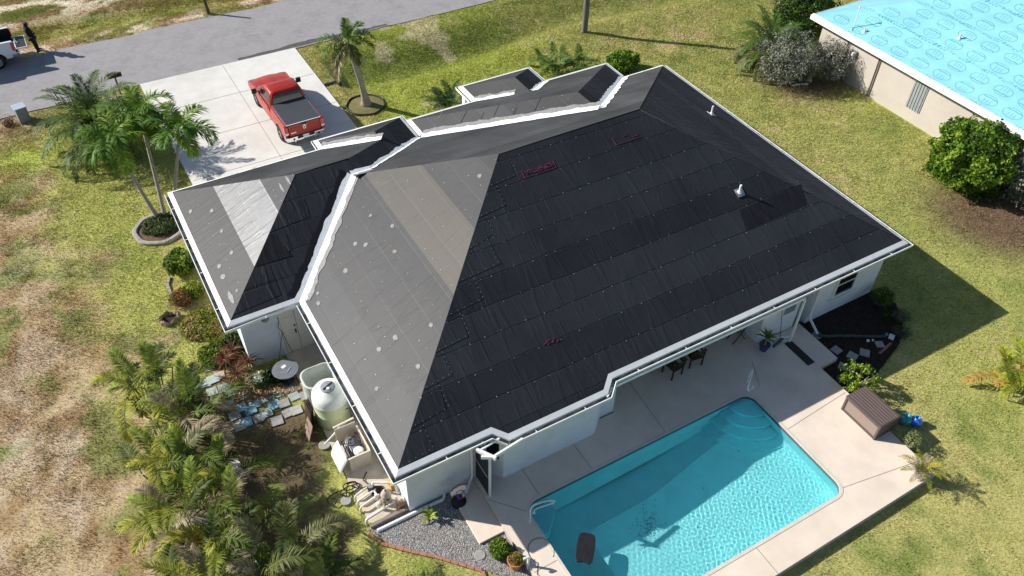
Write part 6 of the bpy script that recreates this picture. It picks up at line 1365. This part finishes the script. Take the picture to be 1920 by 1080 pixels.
a=P(708,997,.05);c=P(800,952,.05);e2=P(835,935,.05); t=thing('pvc_pipe','long white pvc pipe lying at the foot of the south wall','pipe',(a.x,a.y,.09)); b=MB(); b.tube([(0,0,0),(c.x-a.x,c.y-a.y,0)],.065,10); b.tube([(c.x-a.x,c.y-a.y,.005),(e2.x-a.x-.10,e2.y-a.y-.02,.01),(e2.x-a.x,e2.y-a.y+.06,.03),(e2.x-a.x+.02,e2.y-a.y+.16,.07)],.055,10); b.build('pipe',[M['white_pl']],t,smooth='auto')
# toy basketball hoop
p=P(862,940,.14); t=thing('toy_basketball_hoop','toy basketball hoop with white backboard, blue post and black base by the walkway','toy',(p.x-.02,p.y+.02,.06),R(0))
b=MB(); b.lathe([(.25,0),(.24,.10),(.10,.17),(0,.17)],(0,0,0),22); b.build('base',[M['black']],t,smooth='auto'); b=MB(); b.tube([(0,0,.1),(0,.03,.62)],[.05,.04],10); b.build('post',[M['toy_blue']],t)
b=MB(); b.prism([(-.26,-.02),(.26,-.02),(.26,.02),(-.26,.02)],.60,.84); b.prism([(-.2,-.019),(.2,-.019),(.2,.019),(-.2,.019)],.841,.90); b.prism([(-.12,-.018),(.12,-.018),(.12,.018),(-.12,.018)],.54,.599); b.build('backboard',[M['white_pl']],t,bevel=.012)
b=MB(); b.tube([(.14*math.cos(a),-.16+.14*math.sin(a),.70) for a in np.linspace(0,6.283,20)],.014,6); b.build('rim',[M['toy_red']],t); b=MB(); b.tube([(-.24,0,.80),(-.16,0,.93),(0,0,.98),(.16,0,.93),(.24,0,.80)],.022,6); b.build('arch',[M['toy_red']],t)
# round grey table beside the garage door wall
p=P(535,692,.72); t=thing('round_table','round grey table top with white scuffs beside the garage wing wall','table',(p.x,p.y,.05)); b=MB(); b.lathe([(.46,.64),(.47,.66),(.46,.68),(0,.685)],(0,0,0),36); b.build('tabletop',[Mt('scuffed grey table',(.16,.175,.20),rough=.55,grime=.3,var=.2,scale=7)],t,smooth='auto')
b=MB(); b.tube([(0,0,0),(0,0,.65)],.035,8); b.build('leg',[M['dark_metal']],t); b=MB(); b.lathe([(.24,0),(.2,.03),(0,.05)],(0,0,0),16); b.build('foot',[M['dark_metal']],t)
b=MB(); b.box((-.02,.12,.690),(.16,.12,.01),rz=.4); b.tube([(-.2,-.12,.692),(0,-.2,.692),(.2,-.02,.692)],.014,4); b.build('paint_mark',[M['white_pl']],t)
# blue and grey pavers
PV=[(588,715,2),(562,722,1),(575,700,1),(540,728,1),(552,744,2),(520,738,0),(533,757,3),(573,742,3),(588,737,1),(556,770,3),(502,742,0),(514,760,0),(492,750,2),(478,758,0),(500,775,2),(485,785,3),(458,742,0),(470,770,0),(452,765,0),(440,780,2),(438,735,0),(462,792,0),(430,760,0),(450,800,2),(595,750,3),(400,712,2),(385,720,2),(392,690,2),(412,705,4),(398,735,2),(420,728,2),(520,790,3),(540,775,3),(605,700,4),(560,705,4)]
PC=[(.20,.36,.44),(.15,.22,.21),(.38,.44,.43),(.36,.35,.35),(.42,.33,.26)]
random.seed(77)
for i,(px,py,c) in enumerate(PV):
    p=P(px,py); s_=random.uniform(.35,.40); rz=random.uniform(-.12,.05)
    v_=[]; 
    for zz in (0,.020+.0021*((i*7)%11)):
        for sx,sy in ((-1,-1),(1,-1),(1,1),(-1,1)): xx,yy=sx*s_/2,sy*s_/2; v_.append((xx*math.cos(rz)-yy*math.sin(rz),xx*math.sin(rz)+yy*math.cos(rz),zz))
    f_=np.array([(3,2,1,0),(4,5,6,7),(0,1,5,4),(1,2,6,5),(2,3,7,6),(3,0,4,7)]); col=np.array(PC[c])*random.uniform(.75,1.2)
    o=arr_mesh('paving_stone',np.array(v_),f_,M['paver'],colors=np.tile(col,(8,1)),loc=(p.x,p.y,.01))
    o.data.polygons.foreach_set('use_smooth',[False]*6); o.data.update()
    kind_={0:'light blue painted',1:'dark green speckled',2:'pale bluish grey',3:'plain grey',4:'sandy brown'}[c]
    tag(o,f'{kind_} paving stone in the path from the cordylines to the tank','paving stone','paving stones of the rough path')
# two white blocks by the hedge, dirt ring
for px,lab in (((441,873),'upper of the two white blocks at the edge of the west hedge'),((443,888),'lower of the two white blocks at the edge of the west hedge')):
    p=P(*px); b=MB(); b.box((0,0,.08),(.30,.24,.14),rz=.3); b.box((0,0,.152),(.22,.16,.008),rz=.3); tag(b.build('white_block',[M['white_pipe']],bevel=.015,loc=(p.x,p.y,0)),lab,'block')
p=P(318,600); t=thing('planter_ring','broken ring of rough brown bark round a hollow in the lawn','tree stump',(p.x,p.y,0)); b=MB(); rows=[]; 
for k in range(33):
    a=k/32*6.283; wob=1+.10*math.sin(3*a+1)+.05*math.sin(9*a); rows.append([(wob*(.33+dd)*math.cos(a),wob*(.27+dd)*math.sin(a),z*(1+.3*math.sin(5*a))) for dd,z in ((.08,-.02),(.06,.16),(.0,.20),(-.05,.12),(-.07,-.02))])
b.grid(rows); b.build('rim',[Mt('rough bark',(.27,.20,.12),rough=.95,var=.5,scale=14,bump=1,bscale=22)],t); b=MB(); b.lathe([(.30,.02),(0,.0)],(0,0,.02),16); b.build('soil',[M['mulch']],t)
# litter under the hedge and in the west beds
o=scatter_stones('leaf_mulch',[(P(*q).x,P(*q).y) for q in ((430,735),(560,700),(600,690),(590,725),(520,745),(440,760))],1400,.02,.05,.05,[(.34,.24,.12),(.42,.30,.15),(.22,.13,.07)],.3); tag(o,'tan leaf mulch between the pavers and the plants','mulch',kind='stuff')
for o in (ground,): pass
